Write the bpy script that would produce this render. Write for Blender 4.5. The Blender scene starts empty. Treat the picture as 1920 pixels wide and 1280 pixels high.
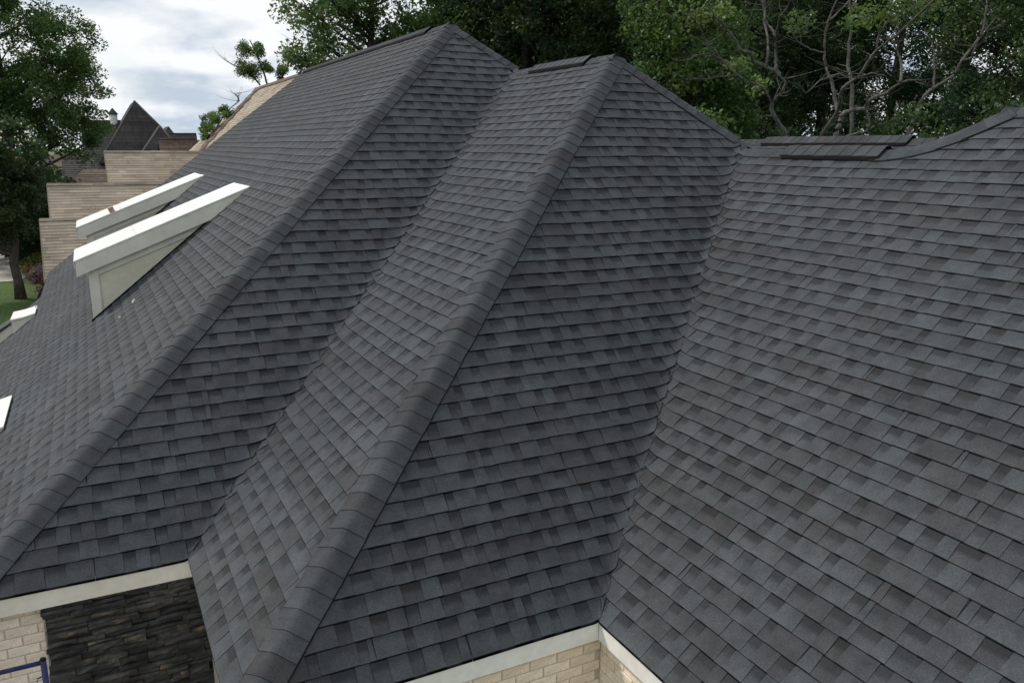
import bpy, math, random
import numpy as np
from mathutils import Vector, Matrix

# ------------------------------------------------------------------ camera, world, sun, exposure
scn = bpy.context.scene
COL = scn.collection
CAM = np.array([-0.40136, -6.00503, 2.99954])
YAW, PIT, ROLL, FPX = math.radians(27.29932), math.radians(-13.44493), math.radians(0.37454), 1522.465
_f = np.array([math.sin(YAW)*math.cos(PIT), math.cos(YAW)*math.cos(PIT), math.sin(PIT)])
_r = np.array([math.cos(YAW), -math.sin(YAW), 0.0])
_u = np.cross(_r, _f)
CR = math.cos(ROLL)*_r + math.sin(ROLL)*_u
CU = -math.sin(ROLL)*_r + math.cos(ROLL)*_u
CF = _f
cd = bpy.data.cameras.new("camera")
cam = bpy.data.objects.new("camera", cd)
COL.objects.link(cam)
cd.sensor_width = 36.0
cd.lens = FPX/1920.0*36.0
cd.clip_start, cd.clip_end = 0.1, 3000.0
mw = Matrix.Identity(4)
for i in range(3):
    mw[i][0], mw[i][1], mw[i][2], mw[i][3] = CR[i], CU[i], -CF[i], CAM[i]
cam.matrix_world = mw
scn.camera = cam

SUN_DIR = Vector((-0.50, 0.55, 0.75)).normalized()       # towards the sun
elev = math.asin(SUN_DIR.z)
azim = math.atan2(SUN_DIR.x, SUN_DIR.y)
w = bpy.data.worlds.new("World")
scn.world = w
w.use_nodes = True
nt = w.node_tree
nt.nodes.clear()
N = nt.nodes.new
out = N('ShaderNodeOutputWorld'); bg = N('ShaderNodeBackground')
sky = N('ShaderNodeTexSky'); sky.sky_type = 'NISHITA'; sky.sun_disc = False
sky.sun_elevation = elev; sky.sun_rotation = azim
tc = N('ShaderNodeTexCoord'); sep = N('ShaderNodeSeparateXYZ')
nt.links.new(tc.outputs['Generated'], sep.inputs[0])
def wmath(op, a, b=None, clamp=False):
    m = N('ShaderNodeMath'); m.operation = op; m.use_clamp = clamp
    for i, v in enumerate((a, b)):
        if v is None: continue
        if isinstance(v, (int, float)): m.inputs[i].default_value = v
        else: nt.links.new(v, m.inputs[i])
    return m.outputs[0]
zc = wmath('ADD', wmath('MAXIMUM', sep.outputs[2], 0.0), 0.30)
cmb = N('ShaderNodeCombineXYZ')
nt.links.new(wmath('DIVIDE', sep.outputs[0], zc), cmb.inputs[0])
nt.links.new(wmath('DIVIDE', sep.outputs[1], zc), cmb.inputs[1])
def wnoise(scale, detail, rough, off):
    mp = N('ShaderNodeMapping'); mp.inputs['Location'].default_value = off
    nt.links.new(cmb.outputs[0], mp.inputs[0])
    n = N('ShaderNodeTexNoise'); n.inputs['Scale'].default_value = scale
    n.inputs['Detail'].default_value = detail; n.inputs['Roughness'].default_value = rough
    nt.links.new(mp.outputs[0], n.inputs['Vector'])
    return n.outputs[0]
n1 = wnoise(1.6, 8, 0.52, (3.1, 1.2, 0)); n2 = wnoise(3.4, 6, 0.5, (7.4, 2.3, 4))
ramp = N('ShaderNodeValToRGB'); nt.links.new(n1, ramp.inputs[0])
ramp.color_ramp.elements[0].position = 0.33; ramp.color_ramp.elements[1].position = 0.50
ramp.color_ramp.elements[0].color = (0.25,)*3+(1,); ramp.color_ramp.elements[1].color = (1,)*4
ramp2 = N('ShaderNodeValToRGB'); nt.links.new(n2, ramp2.inputs[0])
e = ramp2.color_ramp.elements
e[0].position = 0.36; e[0].color = (4.4, 5.1, 6.0, 1)
e[1].position = 0.56; e[1].color = (7.9, 8.1, 8.25, 1)
mix = N('ShaderNodeMix'); mix.data_type = 'RGBA'
nt.links.new(ramp.outputs[0], mix.inputs[0]); nt.links.new(sky.outputs[0], mix.inputs[6]); nt.links.new(ramp2.outputs[0], mix.inputs[7])
nt.links.new(mix.outputs[2], bg.inputs[0])
bg.inputs[1].default_value = 0.108
nt.links.new(bg.outputs[0], out.inputs[0])

sl = bpy.data.lights.new("sun", 'SUN'); sun = bpy.data.objects.new("sun", sl); COL.objects.link(sun)
sl.energy = 2.3; sl.angle = math.radians(6); sl.color = (1.0, 0.95, 0.87)
sun.rotation_euler = SUN_DIR.to_track_quat('Z', 'Y').to_euler()
vs = scn.view_settings
vs.view_transform = 'Standard'; vs.look = 'None'; vs.gamma = 1.0; vs.use_curve_mapping = False
vs.exposure = 0.20

# ------------------------------------------------------------------ helpers
RNG = random.Random(7)
NPR = np.random.default_rng(11)
def proj(P):
    d = np.asarray(P, float) - CAM
    z = d @ CF
    return 960 + FPX*(d @ CR)/z, 640 - FPX*(d @ CU)/z, z
def ray(px, py):
    return ((px-960)*CR + (640-py)*CU + FPX*CF)/FPX
def hit(px, py, n, c):
    D = ray(px, py); n = np.array(n, float)
    return CAM + D*((c - n @ CAM)/(n @ D))
def at_y(px, py, y): return hit(px, py, (0, 1, 0), y)
def at_z(px, py, z): return hit(px, py, (0, 0, 1), z)
def at_d(px, py, dist):
    D = ray(px, py); return CAM + D/np.linalg.norm(D)*dist

class MB:
    """collects faces, colours and material slots into one mesh"""
    def __init__(self): self.v = []; self.f = []; self.c = []; self.m = []; self.sm = []
    def face(self, pts, col=(1, 1, 1), m=0, smooth=False):
        i = len(self.v); self.v.extend([tuple(map(float, p)) for p in pts])
        self.f.append(tuple(range(i, i+len(pts))))
        if isinstance(col, list): self.c.extend(col)
        else: self.c.extend([col]*len(pts))
        self.m.append(m); self.sm.append(smooth)
    def box(self, lo, hi, col=(1, 1, 1), m=0, faces='xXyYzZ'):
        x0, y0, z0 = lo; x1, y1, z1 = hi
        F = {'x': [(x0,y1,z0),(x0,y0,z0),(x0,y0,z1),(x0,y1,z1)], 'X': [(x1,y0,z0),(x1,y1,z0),(x1,y1,z1),(x1,y0,z1)],
             'y': [(x0,y0,z0),(x1,y0,z0),(x1,y0,z1),(x0,y0,z1)], 'Y': [(x1,y1,z0),(x0,y1,z0),(x0,y1,z1),(x1,y1,z1)],
             'z': [(x0,y1,z0),(x1,y1,z0),(x1,y0,z0),(x0,y0,z0)], 'Z': [(x0,y0,z1),(x1,y0,z1),(x1,y1,z1),(x0,y1,z1)]}
        for k in faces: self.face(F[k], col, m)
    def prism(self, poly, axis, a, b, col=(1, 1, 1), m=0):
        """poly: 2D points (in the two other axes), extruded along axis from a to b"""
        def P(q, t):
            if axis == 1: return (q[0], t, q[1])
            if axis == 0: return (t, q[0], q[1])
            return (q[0], q[1], t)
        A = [P(q, a) for q in poly]; B = [P(q, b) for q in poly]
        self.face(A, col, m); self.face(B[::-1], col, m)
        n = len(poly)
        for i in range(n):
            j = (i+1) % n
            self.face([A[j], A[i], B[i], B[j]], col, m)
    def tube(self, pts, rads, seg=7, col=(1, 1, 1), m=0, cap=True):
        pts = [np.array(p, float) for p in pts]; rings = []
        for i, p in enumerate(pts):
            d = pts[min(i+1, len(pts)-1)] - pts[max(i-1, 0)]
            d = d/(np.linalg.norm(d)+1e-9)
            a = np.cross(d, (0, 0, 1)) if abs(d[2]) < 0.9 else np.cross(d, (1, 0, 0))
            a /= np.linalg.norm(a); b = np.cross(d, a)
            rings.append([p + rads[i]*(math.cos(2*math.pi*k/seg)*a + math.sin(2*math.pi*k/seg)*b) for k in range(seg)])
        base = len(self.v)
        for r in rings: self.v.extend([tuple(q) for q in r])
        for i in range(len(rings)-1):
            for k in range(seg):
                k2 = (k+1) % seg
                self.f.append((base+i*seg+k, base+(i+1)*seg+k, base+(i+1)*seg+k2, base+i*seg+k2))
                self.c.extend([col]*4); self.m.append(m); self.sm.append(True)
        if cap:
            self.f.append(tuple(base+(len(rings)-1)*seg+k for k in range(seg))[::-1]); self.c.extend([col]*seg); self.m.append(m); self.sm.append(False)
            self.f.append(tuple(base+k for k in range(seg))); self.c.extend([col]*seg); self.m.append(m); self.sm.append(False)
    def mesh(self, name, mats, attr=True):
        me = bpy.data.meshes.new(name)
        me.from_pydata(self.v, [], self.f)
        if attr:
            a = me.color_attributes.new('tint', 'FLOAT_COLOR', 'CORNER')
            arr = np.ones((len(self.c), 4), np.float32); arr[:, :3] = np.array(self.c, np.float32)
            a.data.foreach_set('color', arr.ravel())
        me.polygons.foreach_set('material_index', np.array(self.m, np.int32))
        me.polygons.foreach_set('use_smooth', np.array(self.sm, bool))
        for mt in (mats if isinstance(mats, (list, tuple)) else [mats]): me.materials.append(mt)
        me.update()
        return me
    def build(self, name, mats, parent=None, kind=None):
        return link(name, self.mesh(name, mats), parent, kind)
def link(name, me, parent=None, kind=None):
    o = bpy.data.objects.new(name, me); COL.objects.link(o)
    if parent is not None: o.parent = parent
    if kind: o['kind'] = kind
    return o
def thing(name, label, cat, group=None, loc=None):
    o = bpy.data.objects.new(name, None); COL.objects.link(o)
    o.empty_display_size = 0.2
    o['label'] = label; o['category'] = cat
    if group: o['group'] = group
    return o
def tag(o, label, cat, group=None):
    o['label'] = label; o['category'] = cat
    if group: o['group'] = group
    return o

# ------------------------------------------------------------------ materials
def new_mat(name):
    m = bpy.data.materials.new(name); m.use_nodes = True
    t = m.node_tree; b = t.nodes['Principled BSDF']
    return m, t, b
def nnode(t, kind, **kw):
    n = t.nodes.new(kind)
    for k, v in kw.items():
        if k in n.inputs: n.inputs[k].default_value = v
        else: setattr(n, k, v)
    return n
def mixmul(t, a, b, fac=1.0):
    m = t.nodes.new('ShaderNodeMix'); m.data_type = 'RGBA'; m.blend_type = 'MULTIPLY'
    m.inputs[0].default_value = fac
    for i, v in ((6, a), (7, b)):
        if isinstance(v, tuple): m.inputs[i].default_value = v
        else: t.links.new(v, m.inputs[i])
    return m.outputs[2]
def ramp_node(t, src, p0, c0, p1, c1):
    r = t.nodes.new('ShaderNodeValToRGB'); t.links.new(src, r.inputs[0])
    e = r.color_ramp.elements
    e[0].position = p0; e[0].color = (c0,)*3+(1,) if isinstance(c0, (int, float)) else c0
    e[1].position = p1; e[1].color = (c1,)*3+(1,) if isinstance(c1, (int, float)) else c1
    return r.outputs[0]
def noise(t, co, scale, detail=2, rough=0.5, mapping=None):
    n = nnode(t, 'ShaderNodeTexNoise', Scale=scale, Detail=detail, Roughness=rough)
    src = co
    if mapping:
        mp = t.nodes.new('ShaderNodeMapping'); mp.inputs['Scale'].default_value = mapping
        t.links.new(co, mp.inputs[0]); src = mp.outputs[0]
    t.links.new(src, n.inputs['Vector']); return n.outputs[0]
def gen_mat(name, color=None, grains=(), rough=0.8, bump=None, spec=0.3, metallic=0.0):
    """tint attribute (or colour) times several object-space noises"""
    m, t, b = new_mat(name)
    tcn = t.nodes.new('ShaderNodeTexCoord'); co = tcn.outputs['Object']
    if color is None:
        a = nnode(t, 'ShaderNodeAttribute'); a.attribute_name = 'tint'; c = a.outputs['Color']
    else:
        rgb = t.nodes.new('ShaderNodeRGB'); rgb.outputs[0].default_value = (*color, 1); c = rgb.outputs[0]
    for g in grains:
        sc, lo, hi, p0, p1 = g[:5]
        nz = noise(t, co, sc, g[5] if len(g) > 5 else 3, 0.55, g[6] if len(g) > 6 else None)
        c = mixmul(t, c, ramp_node(t, nz, p0, lo, p1, hi))
    t.links.new(c, b.inputs['Base Color'])
    b.inputs['Roughness'].default_value = rough
    b.inputs['Specular IOR Level'].default_value = spec
    b.inputs['Metallic'].default_value = metallic
    if bump:
        bn = nnode(t, 'ShaderNodeBump', Strength=bump[1], Distance=bump[2])
        t.links.new(noise(t, co, bump[0], 4, 0.6), bn.inputs['Height']); t.links.new(bn.outputs[0], b.inputs['Normal'])
    return m
M = {}
M['shingle'] = gen_mat('asphalt_shingle', None,
    [(330, 0.62, 1.40, 0.36, 0.66, 2), (95, 0.86, 1.14, 0.35, 0.65, 2), (8, 0.80, 1.16, 0.33, 0.66, 3), (1.6, 0.88, 1.10, 0.35, 0.66, 4), (5.5, 1.0, 1.22, 0.60, 0.74, 5), (130, 1.0, 2.2, 0.76, 0.80, 1), (0.45, (0.96,0.98,1.0,1), (1.04,1.01,0.985,1), 0.4, 0.6, 3)],
    rough=0.86, bump=(300, 0.5, 0.004), spec=0.35)
M['deck'] = gen_mat('roof_felt', (0.025, 0.026, 0.028), rough=0.9)
M['black'] = gen_mat('black_plastic', (0.007, 0.007, 0.008), rough=0.9, spec=0.15)
M['white'] = gen_mat('white_painted_wood', None, [(3, 0.9, 1.04, 0.35, 0.65), (22, 0.95, 1.03, 0.35, 0.7, 4)], rough=0.45, bump=(60, 0.08, 0.003))
M['fascia'] = gen_mat('weathered_white_fascia', None, [(1.3, (0.90,0.87,0.83,1), (1.02,1.02,1.02,1), 0.35, 0.6, 5), (14, 0.93, 1.03, 0.35, 0.65, 4)], rough=0.5, bump=(40, 0.1, 0.004))
M['brick'] = gen_mat('cream_painted_brick', None, [(9, 0.86, 1.08, 0.35, 0.65, 4), (60, 0.85, 1.08, 0.3, 0.6, 3)], rough=0.85, bump=(70, 0.5, 0.006))
M['mortar'] = gen_mat('mortar', (0.60, 0.50, 0.41), [(40, 0.8, 1.1, 0.3, 0.7)], rough=0.95, bump=(120, 0.6, 0.004))
M['stone'] = gen_mat('dark_ledgestone', None, [(6, 0.6, 1.35, 0.35, 0.68, 5), (40, 0.7, 1.3, 0.3, 0.7, 4)], rough=0.78, bump=(45, 0.6, 0.006))
M['blue'] = gen_mat('blue_scaffold_paint', (0.022, 0.038, 0.115), [(20, 0.65, 1.2, 0.35, 0.65, 5), (70, (0.75,0.6,0.5,1), (1,1,1,1), 0.36, 0.45, 3)], rough=0.45)
M['tanroof'] = gen_mat('tan_shingle', None, [(1.2, 0.82, 1.1, 0.35, 0.65, 5), (90, 0.8, 1.2, 0.3, 0.7, 2)], rough=0.9)
M['brownroof'] = gen_mat('dark_brown_shingle', None, [(0.5, 0.8, 1.15, 0.35, 0.65, 5), (5, 0.78, 1.2, 0.35, 0.65, 4, (1, 1, 0.12))], rough=0.9)
M['wall'] = gen_mat('stucco_wall', None, [(1.5, 0.88, 1.08, 0.35, 0.65, 4)], rough=0.9)
M['wood'] = gen_mat('raw_wood', None, [(30, 0.75, 1.15, 0.3, 0.7, 4)], rough=0.8)
M['bark'] = gen_mat('bark', None, [(3, 0.6, 1.3, 0.35, 0.65, 5), (16, 0.6, 1.35, 0.3, 0.7, 4, (1, 1, 0.35))], rough=0.95, bump=(14, 0.8, 0.05))
M['grass'] = gen_mat('lawn_grass', (0.10, 0.165, 0.042), [(0.25, 0.7, 1.2, 0.35, 0.65, 5), (9, 0.5, 1.5, 0.3, 0.7, 5), (60, 0.5, 1.4, 0.3, 0.7, 2)], rough=0.95, bump=(25, 1.0, 0.1))
M['concrete'] = gen_mat('concrete', (0.50, 0.46, 0.40), [(0.6, 0.85, 1.1, 0.35, 0.65, 5), (25, 0.9, 1.08, 0.3, 0.7, 3)], rough=0.9)
def glass_mat():
    m, t, b = new_mat('window_glass')
    b.inputs['Base Color'].default_value = (0.02, 0.025, 0.03, 1); b.inputs['Roughness'].default_value = 0.06
    return m
M['glass'] = glass_mat()
def leaf_mat():
    m, t, b = new_mat('leaf')
    a = nnode(t, 'ShaderNodeAttribute'); a.attribute_name = 'tint'
    t.links.new(a.outputs['Color'], b.inputs['Base Color'])
    b.inputs['Roughness'].default_value = 0.5; b.inputs['Specular IOR Level'].default_value = 0.35
    tr = t.nodes.new('ShaderNodeBsdfTranslucent')
    hs = nnode(t, 'ShaderNodeHueSaturation', Hue=0.48, Saturation=1.15, Value=1.25)
    t.links.new(a.outputs['Color'], hs.inputs['Color']); t.links.new(hs.outputs[0], tr.inputs[0])
    mx = nnode(t, 'ShaderNodeMixShader'); mx.inputs[0].default_value = 0.42
    t.links.new(b.outputs[0], mx.inputs[1]); t.links.new(tr.outputs[0], mx.inputs[2])
    t.links.new(mx.outputs[0], t.nodes['Material Output'].inputs[0])
    return m
M['leaf'] = leaf_mat()

# ------------------------------------------------------------------ the ground
GZ = -3.0
def sheet(name, poly, z, mat):
    mb = MB(); mb.face([(x, y, z) for x, y in poly]); o = mb.build(name, mat); o['kind'] = 'structure'; return o
sheet('ground', [(-600, -300), (900, -300), (900, 1200), (-600, 1200)], GZ, M['grass'])
sheet('driveway', [(-14, 36.3), (-3.9, 36.3), (-2.9, 37.6), (-2.5, 40), (-3.2, 47), (-14, 49)], GZ+0.02, M['concrete'])
sheet('footpath', [(-2.9, 37.7), (0.5, 36.8), (4, 36.9), (4, 38.0), (-2.55, 39.2)], GZ+0.026, M['concrete'])

# ------------------------------------------------------------------ the main house: roof surface
aA, dD, eE = 1.495, 2.022, 2.316
z1, z2, z3, zD = 4.637, 3.996, 3.0, -0.027
mA, mB_, mC, mD, mE = 0.813, 0.959, 0.818, 1.043, 0.841
xR1 = z1/mA - aA; yP1 = z1/mB_
xR2 = z2/mC; yP2 = (z2-zD)/mD - dD; yV1t = z2/mB_
xR3 = eE + (z3-zD)/mE; yV2t = (z3-zD)/mD - dD
z4 = 3.33; yHipLo, yP3 = -1.30, -1.78; xP3 = eE + (z4-zD)/mE
A_EAVE_Z = mA*(-2.05+aA)

def fillet(zs, zo, zr=1.0):
    k = 0.03+0.085*min(max(zr/0.5, 0.0), 1.0)
    dz = abs(zs-zo)
    return max(zs, zo) + ((k-dz)**2/(4*k) if dz < k else 0.0)
class Slope:
    """one roof plane; s runs along the eave, t up the slope"""
    def __init__(self, name, face, m, base, z0, ztop, sL, sR, ex, vl=None, vr=None, insL=0.165, insR=0.165):
        self.name, self.face, self.m, self.base, self.z0, self.ztop = name, face, m, base, z0, ztop
        self.sL, self.sR, self.ex, self.vl, self.vr, self.insL, self.insR = sL, sR, ex, vl, vr, insL, insR
        self.th = math.atan(m); self.sin, self.cos = math.sin(self.th), math.cos(self.th)
        self.len = (ztop-z0)/self.sin
    def z(self, t): return self.z0 + t*self.sin
    def xy(self, s, t):
        h = self.base + t*self.cos*(1 if self.face in ('-x', '-y') else -1)
        return (h, s) if self.face[1] == 'x' else (s, h)
    def pt(self, s, t, off):
        x, y = self.xy(s, t); z = self.z(t)
        v = self.vr or self.vl
        if v is not None: z = fillet(z, v(x, y), z-max(self.z0, zD))
        wob = 0.0022*math.sin(1.7*s+2.1*t+self.base) + 0.0015*math.sin(4.3*s-1.3*t)
        return (x, y, z + (off+wob)/self.cos)
    def near_valley(self, s, t):
        v = self.vr or self.vl
        if v is None: return False
        x, y = self.xy(s, t)
        return self.z(t) - v(x, y) < 0.20
zC = lambda x, y: mC*x
zB = lambda x, y: mB_*y
zDp = lambda x, y: mD*(y+dD)+zD
zE = lambda x, y: mE*(x-eE)+zD
S = {}
S['A'] = Slope('A', '-x', mA, -aA+A_EAVE_Z/mA, A_EAVE_Z, z1, lambda z: max(z, 0)/mB_+max(0, -z)*1.2,
               lambda z: (13.10+(xR1-(z/mA-aA))*0.47) if z > 0.05 else 12.35, 0.135)
S['B'] = Slope('B', '-y', mB_, 0.0, 0.0, z1, lambda z: z/mA-aA,
               lambda z: z/mC if z < z2 else xR1+(z1-z)/mA, 0.1413, vr=zC)
S['C'] = Slope('C', '-x', mC, 0.0, 0.0, z2, lambda z: (z-zD)/mD-dD, lambda z: z/mB_, 0.132, vr=zB)
S['D'] = Slope('D', '-y', mD, -dD, zD, z2, lambda z: max(z, 0)/mC,
               lambda z: eE+(z-zD)/mE if z < z3 else xR2+(z2-z)/mC, 0.1309, vr=zE)
zET = z3-0.005
E_EX = (zET-zD)/math.sin(math.atan(mE))/36
S['E'] = Slope('E', '-x', mE, eE, zD, zET, lambda z: -5.4, lambda z: (z-zD)/mD-dD, E_EX, vr=zDp)
S['F'] = Slope('F', '-x', mE, eE+(zET-zD)/mE, zET, z4, lambda z: -5.4, lambda z: yHipLo+(z-z3)/(z4-z3)*(yP3-yHipLo), E_EX)
# rear slopes, seen only from beside the photograph's place
S['A2'] = Slope('A2', '+x', mA, xR1+2.6/mA, z1-2.6, z1, lambda z: z/mB_, lambda z: 13.1, 0.15, insL=0.06)
S['C2'] = Slope('C2', '+x', mC, xR2+1.1/mC, z2-1.1, z2, lambda z: (z-zD)/mD-dD, lambda z: 7.5, 0.15, insL=0.06)
S['E2'] = Slope('E2', '+x', mE, xR3+1.0/mE, z3-1.0, z3, lambda z: -5.4, lambda z: 3.5, 0.15)
xR4, z5 = 8.25, 3.13
S['G'] = Slope('G', '-x', mE, xR4-1.2/mE, z5-1.2, z5, lambda z: -0.4, lambda z: 4.2, 0.15)
S['G2'] = Slope('G2', '+x', mE, xR4+2.0/mE, z5-2.0, z5, lambda z: -0.4, lambda z: 4.2, 0.15)

house = thing('house', 'large house under a charcoal shingle roof with several hips and valleys', 'house')
# deck under the shingles
mbd = MB()
for k, sl_ in S.items():
    nseg = 14
    for i in range(nseg):
        ta, tb = sl_.len*i/nseg, sl_.len*(i+1)/nseg
        za, zb = sl_.z(ta)+1e-4, sl_.z(tb)-1e-4
        q = [(sl_.sL(za), ta), (sl_.sR(za), ta), (sl_.sR(zb), tb), (sl_.sL(zb), tb)]
        P = []
        for s, t in q:
            x, y = sl_.xy(s, t); P.append((x, y, sl_.z(t)-0.03))
        mbd.face(P)
roof = mbd.build('roof', M['deck'], house)

# ------------------------------------------------------------------ shingles
LIGHT = [(0.0575, 0.0665, 0.073), (0.055, 0.0635, 0.0695), (0.0525, 0.059, 0.0645), (0.0565, 0.063, 0.0675)]
BROWN = [(0.046, 0.0475, 0.051), (0.0435, 0.045, 0.049), (0.048, 0.049, 0.052)]
EDGE = (0.007, 0.007, 0.008)
def mulc(c, k): return tuple(v*k for v in c)
def tintpick():
    c = RNG.choice(BROWN) if RNG.random() < 0.24 else RNG.choice(LIGHT)
    return mulc(c, RNG.uniform(0.865, 0.995))
def strip(sl_, t0, s0, s1, clipL, clipR):
    """one laminated shingle: a full back layer and raised tabs, bent into the valley where it meets one"""
    mb = MB()
    ex = sl_.ex; t1 = min(t0+ex+0.03, sl_.len); tm = min(t0+ex*0.46, t1); tn = min(t0+ex*0.66, t1)
    if t1-t0 < 0.02: return None
    t0 = t0-0.016 if t0 < 0.01 and sl_.name != 'F' else t0
    def cl(s, t):
        z = max(sl_.z(t), sl_.z0); return min(max(s, clipL(z)), clipR(z))
    jig = RNG.uniform(-0.001, 0.001); lift = RNG.uniform(-0.0008, 0.0012)
    def quad(sa, sb, flare, ob, ot, cb, cm, cn, ct, edge, sides):
        n = 1
        if sb-sa > 0.05 and (sl_.near_valley(sa, t0) or sl_.near_valley(sb, t0)): n = max(1, int((sb-sa)/0.03))
        for i in range(n):
            ua, ub = i/n, (i+1)/n
            def S_(u, t):
                k = flare*(1-2*u)*((t-t0)/(t1-t0))
                return cl(sa+(sb-sa)*u+k, t)
            row = []
            for t, o in ((t0+jig, ob), (tm, ob+(ot-ob)*(tm-t0)/(t1-t0)), (tn, ob+(ot-ob)*(tn-t0)/(t1-t0)), (t1, ot)):
                row.append((sl_.pt(S_(ua, t), t, o), sl_.pt(S_(ub, t), t, o), S_(ub, t)-S_(ua, t)))
            if max(r[2] for r in row) < 0.002: continue
            flip = sl_.face in ('-x', '+y')
            def add(p, c):
                if flip: p = p[::-1]; c = c[::-1] if isinstance(c, list) else c
                mb.face(p, c)
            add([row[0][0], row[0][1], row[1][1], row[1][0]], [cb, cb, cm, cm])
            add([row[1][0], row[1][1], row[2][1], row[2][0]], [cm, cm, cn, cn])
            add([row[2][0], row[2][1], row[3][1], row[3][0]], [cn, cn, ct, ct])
            fa = sl_.pt(S_(ua, t0+jig), t0+jig, edge); fb = sl_.pt(S_(ub, t0+jig), t0+jig, edge)
            add([fa, fb, row[0][1], row[0][0]], EDGE)
            if sides and i == 0:
                q = sl_.pt(S_(0, t0+jig), t0+jig, ob-0.0035); r2 = sl_.pt(S_(0, t1), t1, 0.0)
                add([r2, q, row[0][0], row[3][0]], mulc(cm, 0.50))
            if sides and i == n-1:
                q = sl_.pt(S_(1, t0+jig), t0+jig, ob-0.0035); r2 = sl_.pt(S_(1, t1), t1, 0.0)
                add([q, r2, row[3][1], row[0][1]], mulc(cm, 0.50))
    g = 0.0012
    # back layer, printed darker towards its top, and the raised tabs over it
    base_t = tintpick(); s = s0+g
    tabs = []; gap_first = RNG.random() < 0.5
    while s < s1-g-0.004:
        if gap_first or tabs:
            wgap = min(RNG.choice((0.06, 0.08, 0.10, 0.13)), s1-g-s)
            tabs.append((s, s+wgap, False)); s += wgap
        if s >= s1-g-0.004: break
        wt = min(RNG.choice((0.10, 0.13, 0.16, 0.19, 0.23)), s1-g-s)
        if s1-g-(s+wt) < 0.05: wt = s1-g-s
        tabs.append((s, s+wt, True)); s += wt
        gap_first = False
    for sa, sb, tab in tabs:
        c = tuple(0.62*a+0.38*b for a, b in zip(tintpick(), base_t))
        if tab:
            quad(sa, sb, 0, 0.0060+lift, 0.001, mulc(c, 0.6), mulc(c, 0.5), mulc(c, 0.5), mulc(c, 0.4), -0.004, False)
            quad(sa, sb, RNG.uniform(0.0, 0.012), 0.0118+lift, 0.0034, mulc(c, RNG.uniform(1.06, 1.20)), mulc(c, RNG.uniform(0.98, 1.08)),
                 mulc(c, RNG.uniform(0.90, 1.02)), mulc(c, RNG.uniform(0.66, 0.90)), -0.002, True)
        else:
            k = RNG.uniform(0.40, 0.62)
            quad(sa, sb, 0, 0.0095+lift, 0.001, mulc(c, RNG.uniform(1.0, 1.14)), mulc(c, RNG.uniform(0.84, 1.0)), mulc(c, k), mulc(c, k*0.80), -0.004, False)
    return mb if mb.f else None
strips = []
weave = {q: [RNG.uniform(-0.014, 0.014) if i > 1 else 0.0 for i in range(100)] for q in 'BD'}
for key, sl_ in S.items():
    far = key in ('A2', 'C2', 'E2', 'G', 'G2')
    ncr = int(sl_.len/sl_.ex)+1
    for k in range(ncr):
        t0 = k*sl_.ex
        if t0 > sl_.len-0.01: break
        zlo, zhi = sl_.z(t0), min(sl_.z(t0+sl_.ex+0.03), sl_.ztop)
        lapR = 0.008 if sl_.vr else -sl_.insR
        clipL = (lambda z, f=sl_.sL, i=sl_.insL: f(z)+i)
        clipR = (lambda z, f=sl_.sR, l=lapR: f(z)+l)
        if key in 'BD':
            wk = weave[key][k]
            clipR = (lambda z, f=sl_.sR, w=wk, zt=(z2 if key == 'B' else z3): f(z)+(w+0.006 if z < zt-0.06 else (0.006 if z < zt else -0.165)))
        if key in 'CE':
            lo_ = S['B'] if key == 'C' else S['D']
            def clipR(z, f=sl_.sR, key=key, lo_=lo_, m=sl_.m):
                w = weave[lo_.name][min(max(int((z-lo_.z0)/lo_.sin/lo_.ex), 0), 99)]
                return f(max(z-m*w, lo_.z0) if (z < (z2 if key == 'C' else z3)-0.06) else z)+0.006
        if key == 'A': clipR = lambda z, f=sl_.sR: f(z)
        if key in 'EF': clipL = lambda z, f=sl_.sL: f(z)
        lo = min(clipL(zlo), clipL(zhi)); hi = max(clipR(zlo), clipR(zhi))
        s = lo - RNG.choice((0.0, 0.15, 0.3, 0.42, 0.58, 0.77, 0.9))
        while s < hi:
            e_ = s+1.0
            a, b = max(s, lo), min(e_, hi)
            if b-a > 0.01:
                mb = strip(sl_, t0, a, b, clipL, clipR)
                if mb:
                    V = np.array(mb.v); c0 = V.mean(0)
                    px, py, pz = proj(c0)
                    if pz > 0.3 and not far and 0 < px < 1920 and 0 < py < 1280:
                        q = np.array([proj(sl_.pt(min(max(ss, clipL(sl_.z(tt))), clipR(sl_.z(tt))), tt, 0))[:2] for ss, tt in ((a, t0), (b, t0), (b, t0+sl_.ex), (a, t0+sl_.ex))])
                        area = 0.5*abs(sum(q[i][0]*q[(i+1) % 4][1]-q[(i+1) % 4][0]*q[i][1] for i in range(4)))
                    else: area = 0
                    strips.append((area, key, mb))
            s = e_
strips.sort(key=lambda x: -x[0])
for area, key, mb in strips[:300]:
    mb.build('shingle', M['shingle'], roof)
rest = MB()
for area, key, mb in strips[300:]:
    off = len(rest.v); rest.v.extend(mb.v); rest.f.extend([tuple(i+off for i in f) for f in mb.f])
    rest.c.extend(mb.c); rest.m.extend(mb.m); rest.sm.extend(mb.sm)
rest.build('shingle_field', M['shingle'], roof, 'stuff')

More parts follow.
